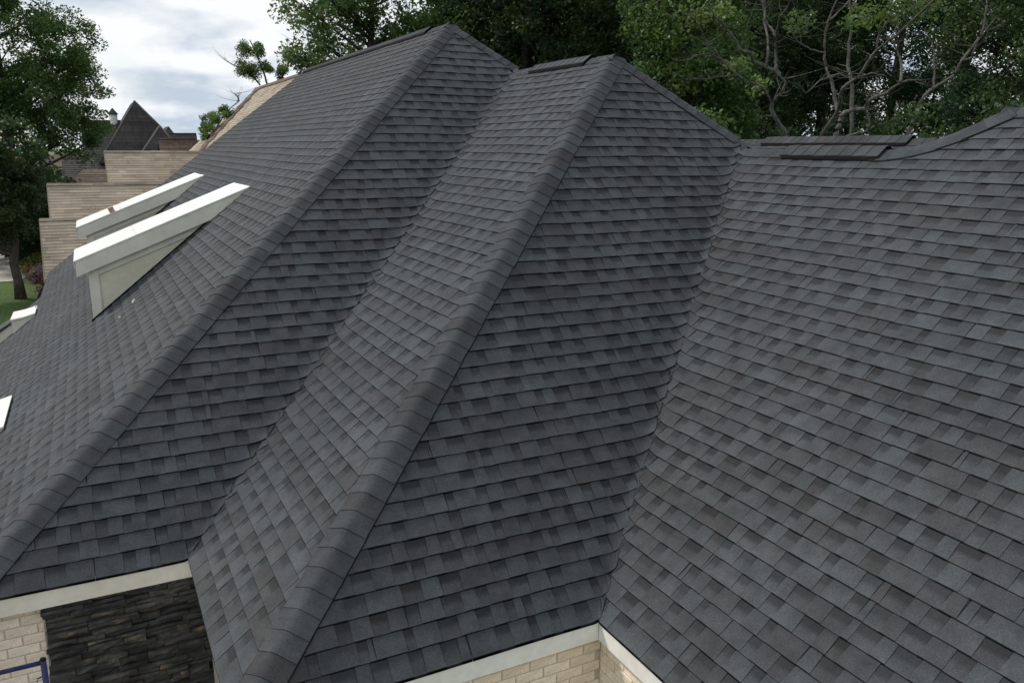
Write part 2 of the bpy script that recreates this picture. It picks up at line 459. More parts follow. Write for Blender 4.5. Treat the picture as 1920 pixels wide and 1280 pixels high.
for lo_, ztop_ in ((S['B'], z2), (S['D'], z3)):
    vm = MB(); nz_ = 60; offs = (-0.20, -0.12, -0.06, -0.02, 0.02, 0.06, 0.12, 0.20)
    g_ = {}
    for i in range(nz_+1):
        zz = lo_.z0+0.02+(ztop_-lo_.z0-0.26)*i/nz_; yv = lo_.base+(zz-lo_.z0)/lo_.m; xv = lo_.sR(zz)
        for j, o in enumerate(offs):
            x = xv+o; g_[i, j] = (x, yv, fillet(lo_.m*(yv-lo_.base)+lo_.z0, lo_.vr(x, yv), zz-max(lo_.z0, zD))-0.001)
    for i in range(nz_):
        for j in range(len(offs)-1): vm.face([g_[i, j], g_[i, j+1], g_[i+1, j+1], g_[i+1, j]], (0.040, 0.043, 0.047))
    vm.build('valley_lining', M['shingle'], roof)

# ------------------------------------------------------------------ hip and ridge caps
def unit(v): v = np.array(v, float); return v/np.linalg.norm(v)
def cap_row(path, lats, start, stop, ex=0.135, wdt=0.152, lift=0.0, r=0.036, up=True, name='ridge_cap'):
    """caps laid along a path; lats = the two directions that run down the slopes beside it"""
    P = [np.array(p, float) for p in path]
    L = [0.0]
    for i in range(1, len(P)): L.append(L[-1]+np.linalg.norm(P[i]-P[i-1]))
    def at(d):
        d = min(max(d, 0), L[-1]-1e-6)
        for i in range(len(L)-1):
            if d <= L[i+1]:
                u = (d-L[i])/(L[i+1]-L[i])
                pa = P[i]+(P[i+1]-P[i])*u
                l1 = unit(np.array(lats[i][0])*(1-u)+np.array(lats[i+1][0])*u)
                l2 = unit(np.array(lats[i][1])*(1-u)+np.array(lats[i+1][1])*u)
                return pa, l1, l2
    stop = L[-1] if stop is None else stop
    d = start
    us = [-1, -0.72, -0.42, -0.2, 0, 0.2, 0.42, 0.72, 1]
    while d < stop-0.02:
        dl = min(d+ex+0.03, stop+0.02)
        mb = MB(); c = tintpick(); c = mulc(c, RNG.uniform(0.76, 0.98))
        wj = wdt*RNG.uniform(0.98, 1.02); rj = r*RNG.uniform(0.9, 1.1)
        nsub = 3
        rows = []
        for j in range(nsub+1):
            dd = d+(dl-d)*j/nsub
            pa, l1, l2 = at(dd)
            nrm = unit(-(l1+l2)) if np.linalg.norm(l1+l2) > 1e-3 else np.array([0, 0, 1.0])
            o = 0.022+(0.016-0.022)*j/nsub+lift
            row = []
            for u in us:
                x = u*wj
                h = math.sqrt(x*x+rj*rj)
                p = pa + l1*(h-x)/2 + l2*(h+x)/2 + nrm*(o+(0.003 if abs(u) < 0.3 else 0))
                row.append(p)
            rows.append((row, nrm, pa, l1, l2))
        base = len(mb.v)
        for rw in rows: mb.v.extend([tuple(p) for p in rw[0]])
        n = len(us)
        for j in range(nsub):
            for i in range(n-1):
                a0 = base+j*n+i
                f = (a0, a0+1, a0+n+1, a0+n)
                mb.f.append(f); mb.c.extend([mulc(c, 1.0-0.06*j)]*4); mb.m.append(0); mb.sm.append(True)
        th = 0.0045
        # front edge and side edges
        for i in range(n-1):
            pa_, pb_ = rows[0][0][i], rows[0][0][i+1]; nr = rows[0][1]
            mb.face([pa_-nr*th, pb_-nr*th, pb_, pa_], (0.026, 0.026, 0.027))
        for j in range(nsub):
            for i, sgn in ((0, 1), (n-1, -1)):
                pa_, pb_ = rows[j][0][i], rows[j+1][0][i]; nr = rows[j][1]
                q = [pa_, pb_, pb_-nr*(th+0.012), pa_-nr*(th+0.012)]
                mb.face(q if sgn > 0 else q[::-1], EDGE)
        mb.build(name, M['shingle'], roof)
        d += ex*RNG.uniform(0.97, 1.03)
def gdown(face, m):
    th = math.atan(m); c, s = math.cos(th), math.sin(th)
    return {'-x': (-c, 0, -s), '+x': (c, 0, -s), '-y': (0, -c, -s), '+y': (0, c, -s)}[face]
def hip_lats(h, f1, m1, f2, m2):
    h = unit(h); o = []
    for f, m in ((f1, m1), (f2, m2)):
        g = np.array(gdown(f, m)); l = g-h*(g @ h); o.append(unit(l))
    return o
def lat_pair(p0, p1, f1, m1, f2, m2):
    l = hip_lats(np.array(p1)-np.array(p0), f1, m1, f2, m2); return [l, l]
P1 = (xR1, yP1, z1); P2 = (xR2, yP2, z2)
H1b = (-aA, 0, 0); cap_row([H1b, P1], lat_pair(H1b, P1, '-x', mA, '-y', mB_), 0.0, None, ex=0.138)
H2b = (0.0, -dD-zD/mD*0, 0); cap_row([H2b, P2], lat_pair(H2b, P2, '-x', mC, '-y', mD), 0.0, None, ex=0.138)
J1 = (xR1+(z1-z2)/mA, z2/mB_, z2); cap_row([J1, P1], lat_pair(J1, P1, '-y', mB_, '+x', mA), 0.07, None)
J2 = (xR2+(z2-z3)/mC, (z3-zD)/mD-dD, z3); cap_row([J2, P2], lat_pair(J2, P2, '-y', mD, '+x', mC), 0.07, None)
def ridge(x, z, m, y0, y1, va, vb, name='ridge_vent'):
    """ridge caps from y0 to y1, raised on a vent between va and vb"""
    lat = [np.array(gdown('-x', m)), np.array(gdown('+x', m))]
    pth = lambda a, b: ([(x, a, z), (x, b, z)], [lat, lat])
    cap_row(*pth(y0, va), 0, None); cap_row(*pth(vb, y1), 0, None)
    cap_row(*pth(va, vb), 0.0, None, lift=0.036, wdt=0.16, ex=0.14)
    c, s = math.cos(math.atan(m)), math.sin(math.atan(m))
    mb = MB(); ww, hh = 0.150, 0.024
    for sg in (-1, 1):
        a0 = np.array([x, va, z]); dn = np.array([sg*c, 0, -s]); nr = np.array([sg*s, 0, c])
        prof = [(0.02, 0.006), (0.02, hh), (ww, hh), (ww+0.008, hh*0.55), (ww, 0.008)]
        pts = [[a0+dn*u+nr*v+np.array([0, yy, 0]) for u, v in prof] for yy in (0.015, vb-va-0.015)]
        for i in range(len(prof)-1): mb.face([pts[0][i], pts[0][i+1], pts[1][i+1], pts[1][i]])
        mb.face(pts[0]); mb.face(pts[1])
    vent = mb.build(name, M['black'], house)
ridge(xR1, z1, mA, yP1-0.05, 13.12, 5.45, 12.9)
ridge(xR2, z2, mC, yP2-0.05, yV1t-0.06, 2.27, 3.60)
ridge(xR4, z5, mE, -0.3, 4.2, 0.55, 2.9)
# nearer ridge: flat, then swept up to the higher peak at the picture's side
lat = [np.array(gdown('-x', mE)), np.array(gdown('+x', mE))]
hl = hip_lats(np.array([xP3, yP3, z4])-np.array([xR3, yHipLo, z3]), '-x', mE, '+y', 0.8)
cap_row([(xR3, yV2t-0.06, z3), (xR3, 0.18, z3)], [lat, lat], 0, None)
cap_row([(xR3, -1.10, z3), (xR3, 0.18, z3)], [lat, lat], 1.28-1.16, None, lift=0.036, wdt=0.17, ex=0.145)
def bez(p0, p1, p2, n):
    return [tuple(np.array(p0)*(1-t)**2+2*np.array(p1)*t*(1-t)+np.array(p2)*t*t) for t in [i/n for i in range(n+1)]]
mid = (xR3, yHipLo-0.02, z3)
curve = [(xR3, -0.90, z3)] + bez((xR3, -0.98, z3), mid, (xR3+(xP3-xR3)*0.8, yHipLo+(yP3-yHipLo)*0.8, z3+(z4-z3)*0.8), 8) + [(xP3, yP3, z4)]
lt = []
for i in range(len(curve)):
    u = min(max((i-2)/7, 0), 1); lt.append([unit(lat[0]*(1-u)+hl[0]*u), unit(lat[1]*(1-u)+hl[1]*u)])
cap_row(curve, lt, 0, None, ex=0.17, r=0.05, wdt=0.18, lift=0.008)
cap_row([(xP3, yP3+0.05, z4+0.004), (xP3, -5.4, z4+0.004)], [lat, lat], 0, None, ex=0.14)
mb = MB()
for sg in (-1, 1):
    c, s = math.cos(math.atan(mE)), math.sin(math.atan(mE))
    a0 = np.array([xR3, -0.96, z3]); dn = np.array([sg*c, 0, -s]); nr = np.array([sg*s, 0, c])
    prof = [(0.02, 0.006), (0.02, 0.024), (0.155, 0.024), (0.165, 0.017), (0.155, 0.008)]
    pts = [[a0+dn*u+nr*v+np.array([0, yy, 0]) for u, v in prof] for yy in (0.0, 1.12)]
    for i in range(4): mb.face([pts[0][i], pts[0][i+1], pts[1][i+1], pts[1][i]])
    mb.face(pts[0]); mb.face(pts[1])
vent = mb.build('ridge_vent', M['black'], house)

# ------------------------------------------------------------------ fascia and walls
W1 = (0.82, 0.75, 0.67); W2 = (0.86, 0.84, 0.79)
def board(lo, hi, name='fascia', col=W1, parent=house, mat='fascia'):
    mb = MB(); mb.box(lo, hi, col); return mb.build(name, M[mat], parent)
board((-aA-0.05, -0.004, -0.150), (0.012, 0.026, 0.004))
board((0.013, -dD+0.02, -0.150), (0.040, -0.006, -0.02))
board((0.03, -dD-0.004, -0.172), (eE-0.006, -dD+0.026, zD+0.003), col=W2)
board((eE-0.004, -5.4, -0.172), (eE+0.026, -dD-0.006, zD+0.003), col=W2)
board((-2.03, 0.60, -0.62), (-2.0, 12.3, A_EAVE_Z-0.03))
# plain wall cores down to the ground
YB, YD, XE = 0.066, -dD+0.045, eE+0.045
def wallcore(lo, hi, name='wall'):
    mb = MB(); mb.box(lo, hi); return mb.build(name, M['mortar'], house)
wb = wallcore((-1.40, YB+0.008, GZ), (0.10, YB+0.25, -0.10))
wc = wallcore((0.10, YD+0.26, GZ), (0.35, YB+0.25, -0.10))
wd = wallcore((0.10, YD+0.008, GZ), (XE+0.008, YD+0.26, -0.12))
we = wallcore((XE+0.008, -5.3, GZ), (XE+0.25, YD+0.008, -0.12))
wa = wallcore((-1.40, YB+0.25, GZ), (-1.15, 13.0, -0.02))
CREAM = [(0.88, 0.74, 0.58), (0.84, 0.69, 0.53), (0.89, 0.77, 0.62), (0.86, 0.71, 0.55)]
PINKW = [(0.86, 0.71, 0.60), (0.82, 0.66, 0.55), (0.87, 0.74, 0.64)]
def brick_mesh(L, H, D, ax, col):
    """a chamfered brick, its face looking along -y (ax 'y') or -x (ax 'x')"""
    c = 0.004; mb = MB()
    f = [(c, 0, c), (L-c, 0, c), (L-c, 0, H-c), (c, 0, H-c)]
    o = [(0, c, 0), (L, c, 0), (L, c, H), (0, c, H)]
    b = [(0, D, 0), (L, D, 0), (L, D, H), (0, D, H)]
    tr = (lambda p: p) if ax == 'y' else (lambda p: (p[1], -p[0], p[2]))
    f, o, b = [[tr(p) for p in q] for q in (f, o, b)]
    mb.face(f, col)
    for i in range(4):
        j = (i+1) % 4
        mb.face([o[i], o[j], f[j], f[i]], col); mb.face([b[i], b[j], o[j], o[i]], col)
    return mb.mesh('brick', M['brick'])
def brick_wall(parent, ax, a0, a1, fixed, ztop, rows, pal, L=0.193, H=0.066, J=0.009):
    meshes = [brick_mesh(L, H, 0.03, ax, c) for c in pal]
    for r in range(rows):
        z = ztop-(r+1)*(H+J)
        s = a0 - (0.5*(L+J) if r % 2 else 0) - 0.03
        while s < a1:
            full = s >= a0 and s+L <= a1
            off = RNG.uniform(-0.0015, 0.0025)
            if full:
                me = RNG.choice(meshes); st = s
            else:
                st = max(s, a0); le = min(s+L, a1)-st
                if le < 0.03: s += L+J; continue
                me = brick_mesh(le, H, 0.03, ax, RNG.choice(pal))
            o = link('brick', me, parent)
            o.location = (st, fixed+off, z) if ax == 'y' else (fixed+off, -st, z)
            s += L+J
brick_wall(wb, 'y', -1.395, -0.985, YB, -0.135, 11, PINKW)
brick_wall(wd, 'y', 0.95, XE+0.002, YD, -0.135, 6, CREAM)
brick_wall(we, 'x', -YD+0.002, -YD+1.25, XE, -0.135, 6, CREAM)
# stacked ledgestone panel
STN = [(0.054, 0.050, 0.047), (0.066, 0.061, 0.057), (0.042, 0.040, 0.040), (0.080, 0.072, 0.064), (0.056, 0.055, 0.057), (0.070, 0.067, 0.065)]
RUST = [(0.22, 0.15, 0.085), (0.20, 0.155, 0.105)]
swall = MB(); swall.box((-0.975, YB-0.004, GZ), (0.098, YB+0.012, -0.11), (0.02, 0.02, 0.02)); sw = swall.build('stone_wall', M['stone'], house)
z = -0.115
while z > -1.12:
    h = RNG.choice((0.028, 0.036, 0.045, 0.055)); x = -0.985+RNG.uniform(-0.012, 0.012)
    while x < 0.09:
        L = min(RNG.uniform(0.12, 0.36), 0.098-x)
        if L < 0.03: break
        mb = MB(); dp = RNG.uniform(0.010, 0.060); col = RNG.choice(STN)
        nx, nz = max(2, int(L/0.06)), 2
        g = {}
        for i in range(nx+1):
            for j in range(nz+1):
                edge = i in (0, nx) or j in (0, nz)
                yy = YB-0.006-dp+RNG.uniform(-0.007, 0.007)+(0.008 if edge else 0)
                g[i, j] = (x+0.002+(L-0.004)*i/nx+(0 if edge else RNG.uniform(-0.01, 0.01)), yy, z-h+0.002+(h-0.004)*j/nz+(RNG.uniform(-0.003, 0.003) if i not in (0, nx) or True else 0))
        rusty = RNG.random() < 0.16; ri = RNG.randrange(nx+1)
        def cc(i, j):
            k = RNG.uniform(0.75, 1.25)
            return mulc(RNG.choice(RUST), k) if rusty and i == ri and RNG.random() < 0.6 else mulc(col, k)
        for i in range(nx):
            for j in range(nz):
                mb.face([g[i, j], g[i+1, j], g[i+1, j+1], g[i, j+1]], [cc(i, j), cc(i+1, j), cc(i+1, j+1), cc(i, j+1)])
        bk = YB
        for i in range(nx):
            for j, sg in ((0, 1), (nz, -1)):
                q = [(g[i, j][0], bk, g[i, j][2]), (g[i+1, j][0], bk, g[i+1, j][2]), g[i+1, j], g[i, j]]
                mb.face(q if sg > 0 else q[::-1], mulc(col, 0.9))
        for i in (0, nx):
            for j in range(nz):
                q = [(g[i, j][0], bk, g[i, j][2]), g[i, j], g[i, j+1], (g[i, j+1][0], bk, g[i, j+1][2])]
                mb.face(q if i == 0 else q[::-1], mulc(col, 0.9))
        mb.build('stone', M['stone'], sw)
        x += L
    z -= h

# ------------------------------------------------------------------ shed dormers on the big slope
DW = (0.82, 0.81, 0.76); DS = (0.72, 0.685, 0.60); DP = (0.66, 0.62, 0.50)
def dormer(yn, yf):
    root = bpy.data.objects.new('dormer', None); COL.objects.link(root); root.parent = house
    lt_, tip, fb, lb = (-0.63, 1.580), (1.52, 2.448), (1.07, 2.068), (-0.63, 1.392)
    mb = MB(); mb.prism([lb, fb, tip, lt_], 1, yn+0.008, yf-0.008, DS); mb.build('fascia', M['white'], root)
    # top sheet, laid in lengths with open joints
    dx, dz = tip[0]-lt_[0], tip[1]-lt_[1]
    cuts = [0.0, 0.335, 0.70, 1.0]
    for i in range(3):
        u0, u1 = cuts[i]+(0.0012 if i else -0.006), cuts[i+1]-(0.0012 if i < 2 else -0.004)
        a = (lt_[0]+dx*u0, lt_[1]+dz*u0+0.002); b = (lt_[0]+dx*u1, lt_[1]+dz*u1+0.002)
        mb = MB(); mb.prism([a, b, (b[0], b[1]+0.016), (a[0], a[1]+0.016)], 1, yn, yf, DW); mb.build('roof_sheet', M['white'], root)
    mb = MB(); mb.box((-0.648, yn+0.004, 1.50), (-0.638, yf-0.004, 1.590), (0.72, 0.66, 0.50)); mb.build('drip_edge', M['white'], root)
    xf = -0.50; zr = lambda x: mA*(x+aA)
    zf = lambda x: lb[1]+(fb[1]-lb[1])*(x-lb[0])/(fb[0]-lb[0])+0.004
    for yy, sg in ((yn+0.085, 1), (yf-0.085, -1)):
        # cheek panel, then corner board and frieze board proud of it
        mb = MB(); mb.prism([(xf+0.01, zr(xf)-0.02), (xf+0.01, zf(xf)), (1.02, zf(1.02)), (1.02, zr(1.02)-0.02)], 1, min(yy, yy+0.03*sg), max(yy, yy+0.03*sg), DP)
        cheek = mb.build('cheek_panel', M['white'], root)
        y_a, y_b = (yy-0.018*sg, yy-0.001*sg)
        lo_, hi_ = min(y_a, y_b), max(y_a, y_b)
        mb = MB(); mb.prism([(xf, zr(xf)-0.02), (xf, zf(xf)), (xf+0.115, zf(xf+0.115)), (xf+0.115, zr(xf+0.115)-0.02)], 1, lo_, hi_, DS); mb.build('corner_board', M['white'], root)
        xe = xf+0.1165
        x2 = 0.90
        mb = MB(); mb.prism([(xe, zf(xe)-0.095), (xe, zf(xe)), (1.03, zf(1.03)), (x2, zf(x2)-0.095)], 1, lo_, hi_, DS); mb.build('frieze_board', M['white'], root)
        # step flashing along the roof
        mb = MB(); mb.prism([(xf-0.02, zr(xf-0.02)-0.01), (xf-0.02, zr(xf-0.02)+0.035), (1.05, zr(1.05)+0.035), (1.05, zr(1.05)-0.01)], 1, min(yy-0.019*sg, yy-0.027*sg), max(yy-0.019*sg, yy-0.027*sg), (0.02, 0.02, 0.022)); mb.build('flashing', M['black'], root)
    # front with a window
    zb = zr(xf)
    fr = MB(); fr.box((xf+0.001, yn+0.086, zb-0.03), (xf+0.03, yn+0.27, zf(xf))); fr.box((xf+0.001, yf-0.27, zb-0.03), (xf+0.03, yf-0.086, zf(xf)))
    fr.box((xf+0.001, yn+0.27, zb-0.03), (xf+0.03, yf-0.27, zb+0.12)); fr.box((xf+0.001, yn+0.27, zf(xf)-0.1), (xf+0.03, yf-0.27, zf(xf)))
    fr.c = [DS]*len(fr.c); fr.build('front_frame', M['white'], root)
    gl = MB(); gl.box((xf+0.012, yn+0.271, zb+0.121), (xf+0.02, yf-0.271, zf(xf)-0.101)); gl.build('window_pane', M['glass'], root)
dormer(5.38, 6.69); dormer(10.08, 11.53)
# white boxed bay heads breaking through the eave below the dormers
def bay_head(y0, y1):
    root = bpy.data.objects.new('bay_head', None); COL.objects.link(root); root.parent = house
    mb = MB(); mb.prism([(-1.83, -0.75), (-1.46, -0.10), (-1.46, 0.06), (-1.66, 0.0), (-1.83, -0.03)], 1, y0, y1, DS); mb.build('box', M['white'], root)
    mb = MB(); mb.prism([(-1.84, -0.028), (-1.66, 0.002), (-1.45, 0.063), (-1.45, 0.085), (-1.66, 0.026), (-1.84, -0.004)], 1, y0-0.02, y1+0.02, DW); mb.build('cap_sheet', M['white'], root)
    mb = MB(); mb.prism([(-2.16, -0.27), (-1.845, -0.07), (-1.845, -0.10), (-2.14, -0.30)], 1, y0+0.10, y1-0.10, (0.06, 0.064, 0.07)); mb.build('hood', M['shingle'], root)
    mb = MB(); mb.prism([(-2.12, -0.75), (-2.12, -0.305), (-1.845, -0.12), (-1.845, -0.75)], 1, y0+0.14, y1-0.14, DS); mb.build('hood_wall', M['white'], root)
bay_head(10.45, 11.2); bay_head(3.75, 4.95)

# ------------------------------------------------------------------ scaffold frame by the wall
sc = thing('scaffold_frame', 'blue tubular scaffold frame beside the painted brick wall', 'scaffold')
ys = -0.60
for x in (-0.955, -2.15):
    mb = MB(); mb.tube([(x, ys, GZ+0.01), (x, ys, -0.185)], [0.018, 0.018], 12); mb.build('post', M['blue'], sc)
mb = MB(); mb.tube([(-2.15, ys, -0.205), (-0.955, ys, -0.205)], [0.0145]*2, 12); mb.build('top_rail', M['blue'], sc)
mb = MB(); mb.tube([(-2.15, ys, -1.4), (-0.955, ys, -1.4)], [0.0145]*2, 12); mb.build('lower_rail', M['blue'], sc)
mb = MB(); mb.tube([(-0.955, ys, -0.30), (-1.0, ys-0.01, -0.305), (-1.0, ys-0.01, -0.325)], [0.005]*3, 6); mb.build('lock_pin', M['blue'], sc)
mb = MB(); mb.tube([(-0.955, ys, -0.186), (-0.955, ys, -0.176)], [0.020, 0.016], 12); mb.build('end_cap', M['black'], sc)

# ------------------------------------------------------------------ small loose things on the roofs
n_ = np.array([-0.404, 0, 1.0]); bp = hit(211, 398, n_, 1.602+0.404*0.63)
mb = MB(); L_ = 0.17
mb.box((-0.045, -L_/2, 0), (0.045, L_/2, 0.09), (0.42, 0.30, 0.22)); 
blk = mb.build('wood_block', M['wood']); blk.location = (bp[0], 10.20, 1.582+0.404*(bp[0]+0.63)+0.018); blk.rotation_euler = (0, -math.atan(0.404), 0.05)
tag(blk, 'small brown wood block resting on the white top of the farther dormer', 'wood block')
def scrap(px, py, size, lab, col):
    p = hit(px, py, (-mA, 0, 1), aA*mA)
    mb = MB(); a, b = size
    mb.prism([(-a, -b), (a*0.6, -b*0.8), (a, b*0.7), (-a*0.4, b)], 2, 0, 0.012, col)
    o = mb.build('wood_scrap', M['wood']); o.location = (p[0], p[1], p[2]+0.036); o.rotation_euler = (0, -math.atan(mA), RNG.uniform(0, 3)); return o
o = scrap(251, 571, (0.035, 0.014), '', (0.5, 0.47, 0.40)); tag(o, 'pale wood scrap on the shingles beside the nearer dormer', 'scrap')
o = scrap(225, 601, (0.022, 0.016), '', (0.3, 0.28, 0.24)); tag(o, 'small grey scrap below the nearer dormer wall', 'scrap')
o = scrap(70, 581, (0.07, 0.014), '', (0.75, 0.74, 0.70)); tag(o, 'thin white scrap just above the farther white bay top', 'scrap')

# ------------------------------------------------------------------ neighbouring houses
def course_plane(mb, p00, p10, p01, p11, ex, pal, edge, lift=0.012, seg=0.9):
    """stepped shingle courses over the quad p00-p10 (eave) to p01-p11 (top)"""
    p00, p10, p01, p11 = [np.array(p, float) for p in (p00, p10, p01, p11)]
    H = np.linalg.norm((p01+p11)/2-(p00+p10)/2); n = max(1, int(H/ex))
    nr = np.cross(p10-p00, p01-p00); nr /= np.linalg.norm(nr)
    if nr[2] < 0: nr = -nr
    for i in range(n):
        v0, v1 = i/n, (i+1)/n
        a0, b0 = p00+(p01-p00)*v0, p10+(p11-p10)*v0
        a1, b1 = p00+(p01-p00)*v1, p10+(p11-p10)*v1
        L = np.linalg.norm(b0-a0); m = max(1, int(L/seg)); cut = [0]+sorted(RNG.uniform(0, 1) for _ in range(m-1))+[1]
        for k in range(m):
            u0, u1 = cut[k], cut[k+1]
            c = mulc(RNG.choice(pal), RNG.uniform(0.86, 1.12))
            q = [a0+(b0-a0)*u0+nr*lift, a0+(b0-a0)*u1+nr*lift, a1+(b1-a1)*u1, a1+(b1-a1)*u0]
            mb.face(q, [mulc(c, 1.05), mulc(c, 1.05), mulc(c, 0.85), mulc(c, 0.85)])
            mb.face([a0+(b0-a0)*u0, a0+(b0-a0)*u1, q[1], q[0]], edge)
TAN = [(0.46, 0.38, 0.29), (0.42, 0.345, 0.265), (0.49, 0.405, 0.31), (0.385, 0.315, 0.245)]
TEDGE = (0.09, 0.07, 0.055)
nh = thing('neighbour_house', 'neighbouring house with stepped tan shingle roofs beyond the two dormers', 'house')
def tan_block(x0, x1, yr, zr, m, depth, caps=True):
    """a gabled block whose near slope looks at the camera"""
    mb = MB()
    course_plane(mb, (x0, yr-depth, zr-depth*m), (x1, yr-depth, zr-depth*m), (x0, yr, zr), (x1, yr, zr), 0.105, TAN, TEDGE, 0.008, 0.32)
    course_plane(mb, (x1, yr+depth, zr-depth*m), (x0, yr+depth, zr-depth*m), (x1, yr, zr), (x0, yr, zr), 0.105, TAN, TEDGE, 0.008, 0.32)
    mb.build('roof_slope', M['tanroof'], nh)
    wl = MB(); wl.prism([(yr-depth+0.1, zr-depth*m-0.06), (yr, zr-0.10), (yr+depth-0.1, zr-depth*m-0.06), (yr+depth-0.1, GZ), (yr-depth+0.1, GZ)], 0, x0+0.12, x1, (0.5, 0.42, 0.33)); wl.build('wall', M['wall'], nh)
    if caps:
        rc = MB(); n = int((x1-x0)/0.3)
        for i in range(n):
            xa, xb = x0+(x1-x0)*i/n, x0+(x1-x0)*(i+1)/n
            zz = zr+0.03+RNG.uniform(-0.004, 0.008); c = mulc(RNG.choice(TAN), 0.75)
            rc.face([(xa, yr-0.06, zz-0.06*m), (xb, yr-0.06, zz-0.06*m-0.004), (xb, yr, zz), (xa, yr, zz+0.006)], c)
            rc.face([(xa, yr-0.06, zz-0.06*m), (xa, yr-0.06, zz-0.06*m-0.05), (xb, yr-0.06, zz-0.06*m-0.05), (xb, yr-0.06, zz-0.06*m-0.004)], TEDGE)
            rc.face([(xa, yr, zz+0.006), (xb, yr, zz), (xb, yr+0.14, zz-0.14*m), (xa, yr+0.14, zz-0.14*m)], c)
        rc.build('ridge_trim', M['tanroof'], nh)
        rk = MB(); rk.prism([(yr, zr+0.02), (yr-depth, zr-depth*m+0.02), (yr-depth, zr-depth*m-0.12), (yr, zr-0.12)], 0, x0-0.015, x0-0.002, (0.30, 0.25, 0.19)); rk.build('rake_board', M['wall'], nh)
q = at_y(195, 284, 27); tan_block(q[0], q[0]+7.0, 27, q[2], 1.15, 3.2)
q = at_y(88, 346, 22.5); tan_block(q[0], q[0]+7.0, 22.5, q[2], 1.15, 3.0)
q = at_y(74, 412, 20.6); tan_block(q[0], q[0]+3.0, 20.6, q[2], 1.15, 2.0)
# the tall slope that rises behind the big charcoal slope
R_ = at_y(481, 166, 31); xr, zr = R_[0], R_[2]
mb = MB(); mm = 0.92; run = 5.2
Sx = at_y(412, 258, 31)
course_plane(mb, (xr-run, 31, zr-run*mm), (xr-run, 21, zr-run*mm), (xr, 31, zr), (xr, 21, zr), 0.12, [mulc(q_, 0.86) for q_ in TAN], TEDGE, 0.008, 0.32)  # same tan shingle, its tint darkened to offset the sunlight on this slope
course_plane(mb, (xr+run, 21, zr-run*mm), (xr+run, 31, zr-run*mm), (xr, 21, zr), (xr, 31, zr), 0.12, TAN, TEDGE, 0.008, 0.32)
T_ = at_y(352, 285, 33)
tdir = (T_-R_); B_ = R_+tdir*1.6
course_plane(mb, tuple(B_), (xr-run, 31, zr-run*mm), tuple(R_+tdir*0.02), (xr-0.02, 31, zr-0.02), 0.12, TAN, TEDGE, 0.008, 0.32)
mb.build('tall_roof_slope', M['tanroof'], nh)
wl = MB(); wl.prism([(xr-run+0.2, zr-run*mm-0.1), (xr, zr-0.15), (xr+run-0.2, zr-run*mm-0.1), (xr+run-0.2, GZ), (xr-run+0.2, GZ)], 1, 21.0, 30.95, (0.5, 0.42, 0.33)); wl.build('wall', M['wall'], nh)
hc = MB(); n_ = np.array([-mm, 0, 1.0])/math.hypot(mm, 1)
for i in range(60):
    u0, u1 = i/60, (i+1)/60
    pa, pb = [np.array([xr-run*u, 30.5-3.6*u*(run/3.9), zr-run*mm*u]) for u in (u0, u1)]
    w0 = 0.42+0.16*math.sin(i*1.3)+RNG.uniform(0, 0.15); w1 = 0.42+0.16*math.sin(i*1.3+1)
    c = mulc((0.13, 0.095, 0.07), RNG.uniform(0.55, 1.3))
    hc.face([pb+n_*0.035-np.array([0, w0, 0]), pb+n_*0.06+np.array([0, w1, 0]), pa+n_*0.05+np.array([0, w1, 0]), pa+n_*0.028-np.array([0, w0, 0])], c)
hc.build('mossy_hip_trim', M['tanroof'], nh)
rc = MB()
for i in range(34):
    y0_, y1_ = 31-i*0.3, 31-(i+1)*0.3; c = mulc((0.13, 0.09, 0.065), RNG.uniform(0.8, 1.2))
    for sg in (-1, 1):
        rc.face([(xr+sg*0.15, y0_, zr+0.045-0.15*mm), (xr+sg*0.15, y1_, zr+0.04-0.15*mm), (xr, y1_, zr+0.045), (xr, y0_, zr+0.05)][::sg], c)
rc.build('ridge_trim', M['tanroof'], nh)

BR = [(0.060, 0.055, 0.054), (0.054, 0.050, 0.050), (0.066, 0.060, 0.058)]
BEDGE = (0.03, 0.026, 0.024)
def hip_tent(parent, apex, bl, br, back, pal, name='roof', mat='brownroof', ex=0.30, trim=True):
    """a steep hipped roof: a near triangular face and two side faces running back"""
    ap, L, R = [np.array(p, float) for p in (apex, bl, br)]
    ab = ap+np.array([0, back, 0]); Lb = L+np.array([0, back*1.6, 0]); Rb = R+np.array([0, back*1.6, 0])
    mb = MB()
    course_plane(mb, L, R, ap-np.array([0.01, 0, 0]), ap+np.array([0.01, 0, 0]), ex, pal, BEDGE, 0.01, 1.4)
    course_plane(mb, Lb, L, ab, ap, ex, pal, BEDGE, 0.01, 1.4)
    course_plane(mb, R, Rb, ap, ab, ex, pal, BEDGE, 0.01, 1.4)
    mb.face([Lb, Rb, ab]); mb.build(name, M[mat], parent)
    if trim:
        for q in (L, R):
            t_ = MB(); t_.tube([q, ap], [0.07, 0.06], 6, mulc(pal[0], 1.8)); t_.build('hip_trim', M['brownroof'], parent)
dh = thing('brown_roof_house', 'far house with a tall dark brown pointed roof and pale chimney', 'house')
Y = 74.0
hip_tent(dh, at_y(252, 189, Y), at_y(186, 306, Y-2), at_y(370, 306, Y-2), 7, BR)
hip_tent(dh, at_y(300, 236, Y-4), at_y(258, 300, Y-5), at_y(345, 292, Y-5), 5, BR)
hip_tent(dh, at_y(316, 237, Y+4), at_y(290, 285, Y+3), at_y(336, 262, Y+3), 4, BR, trim=False)
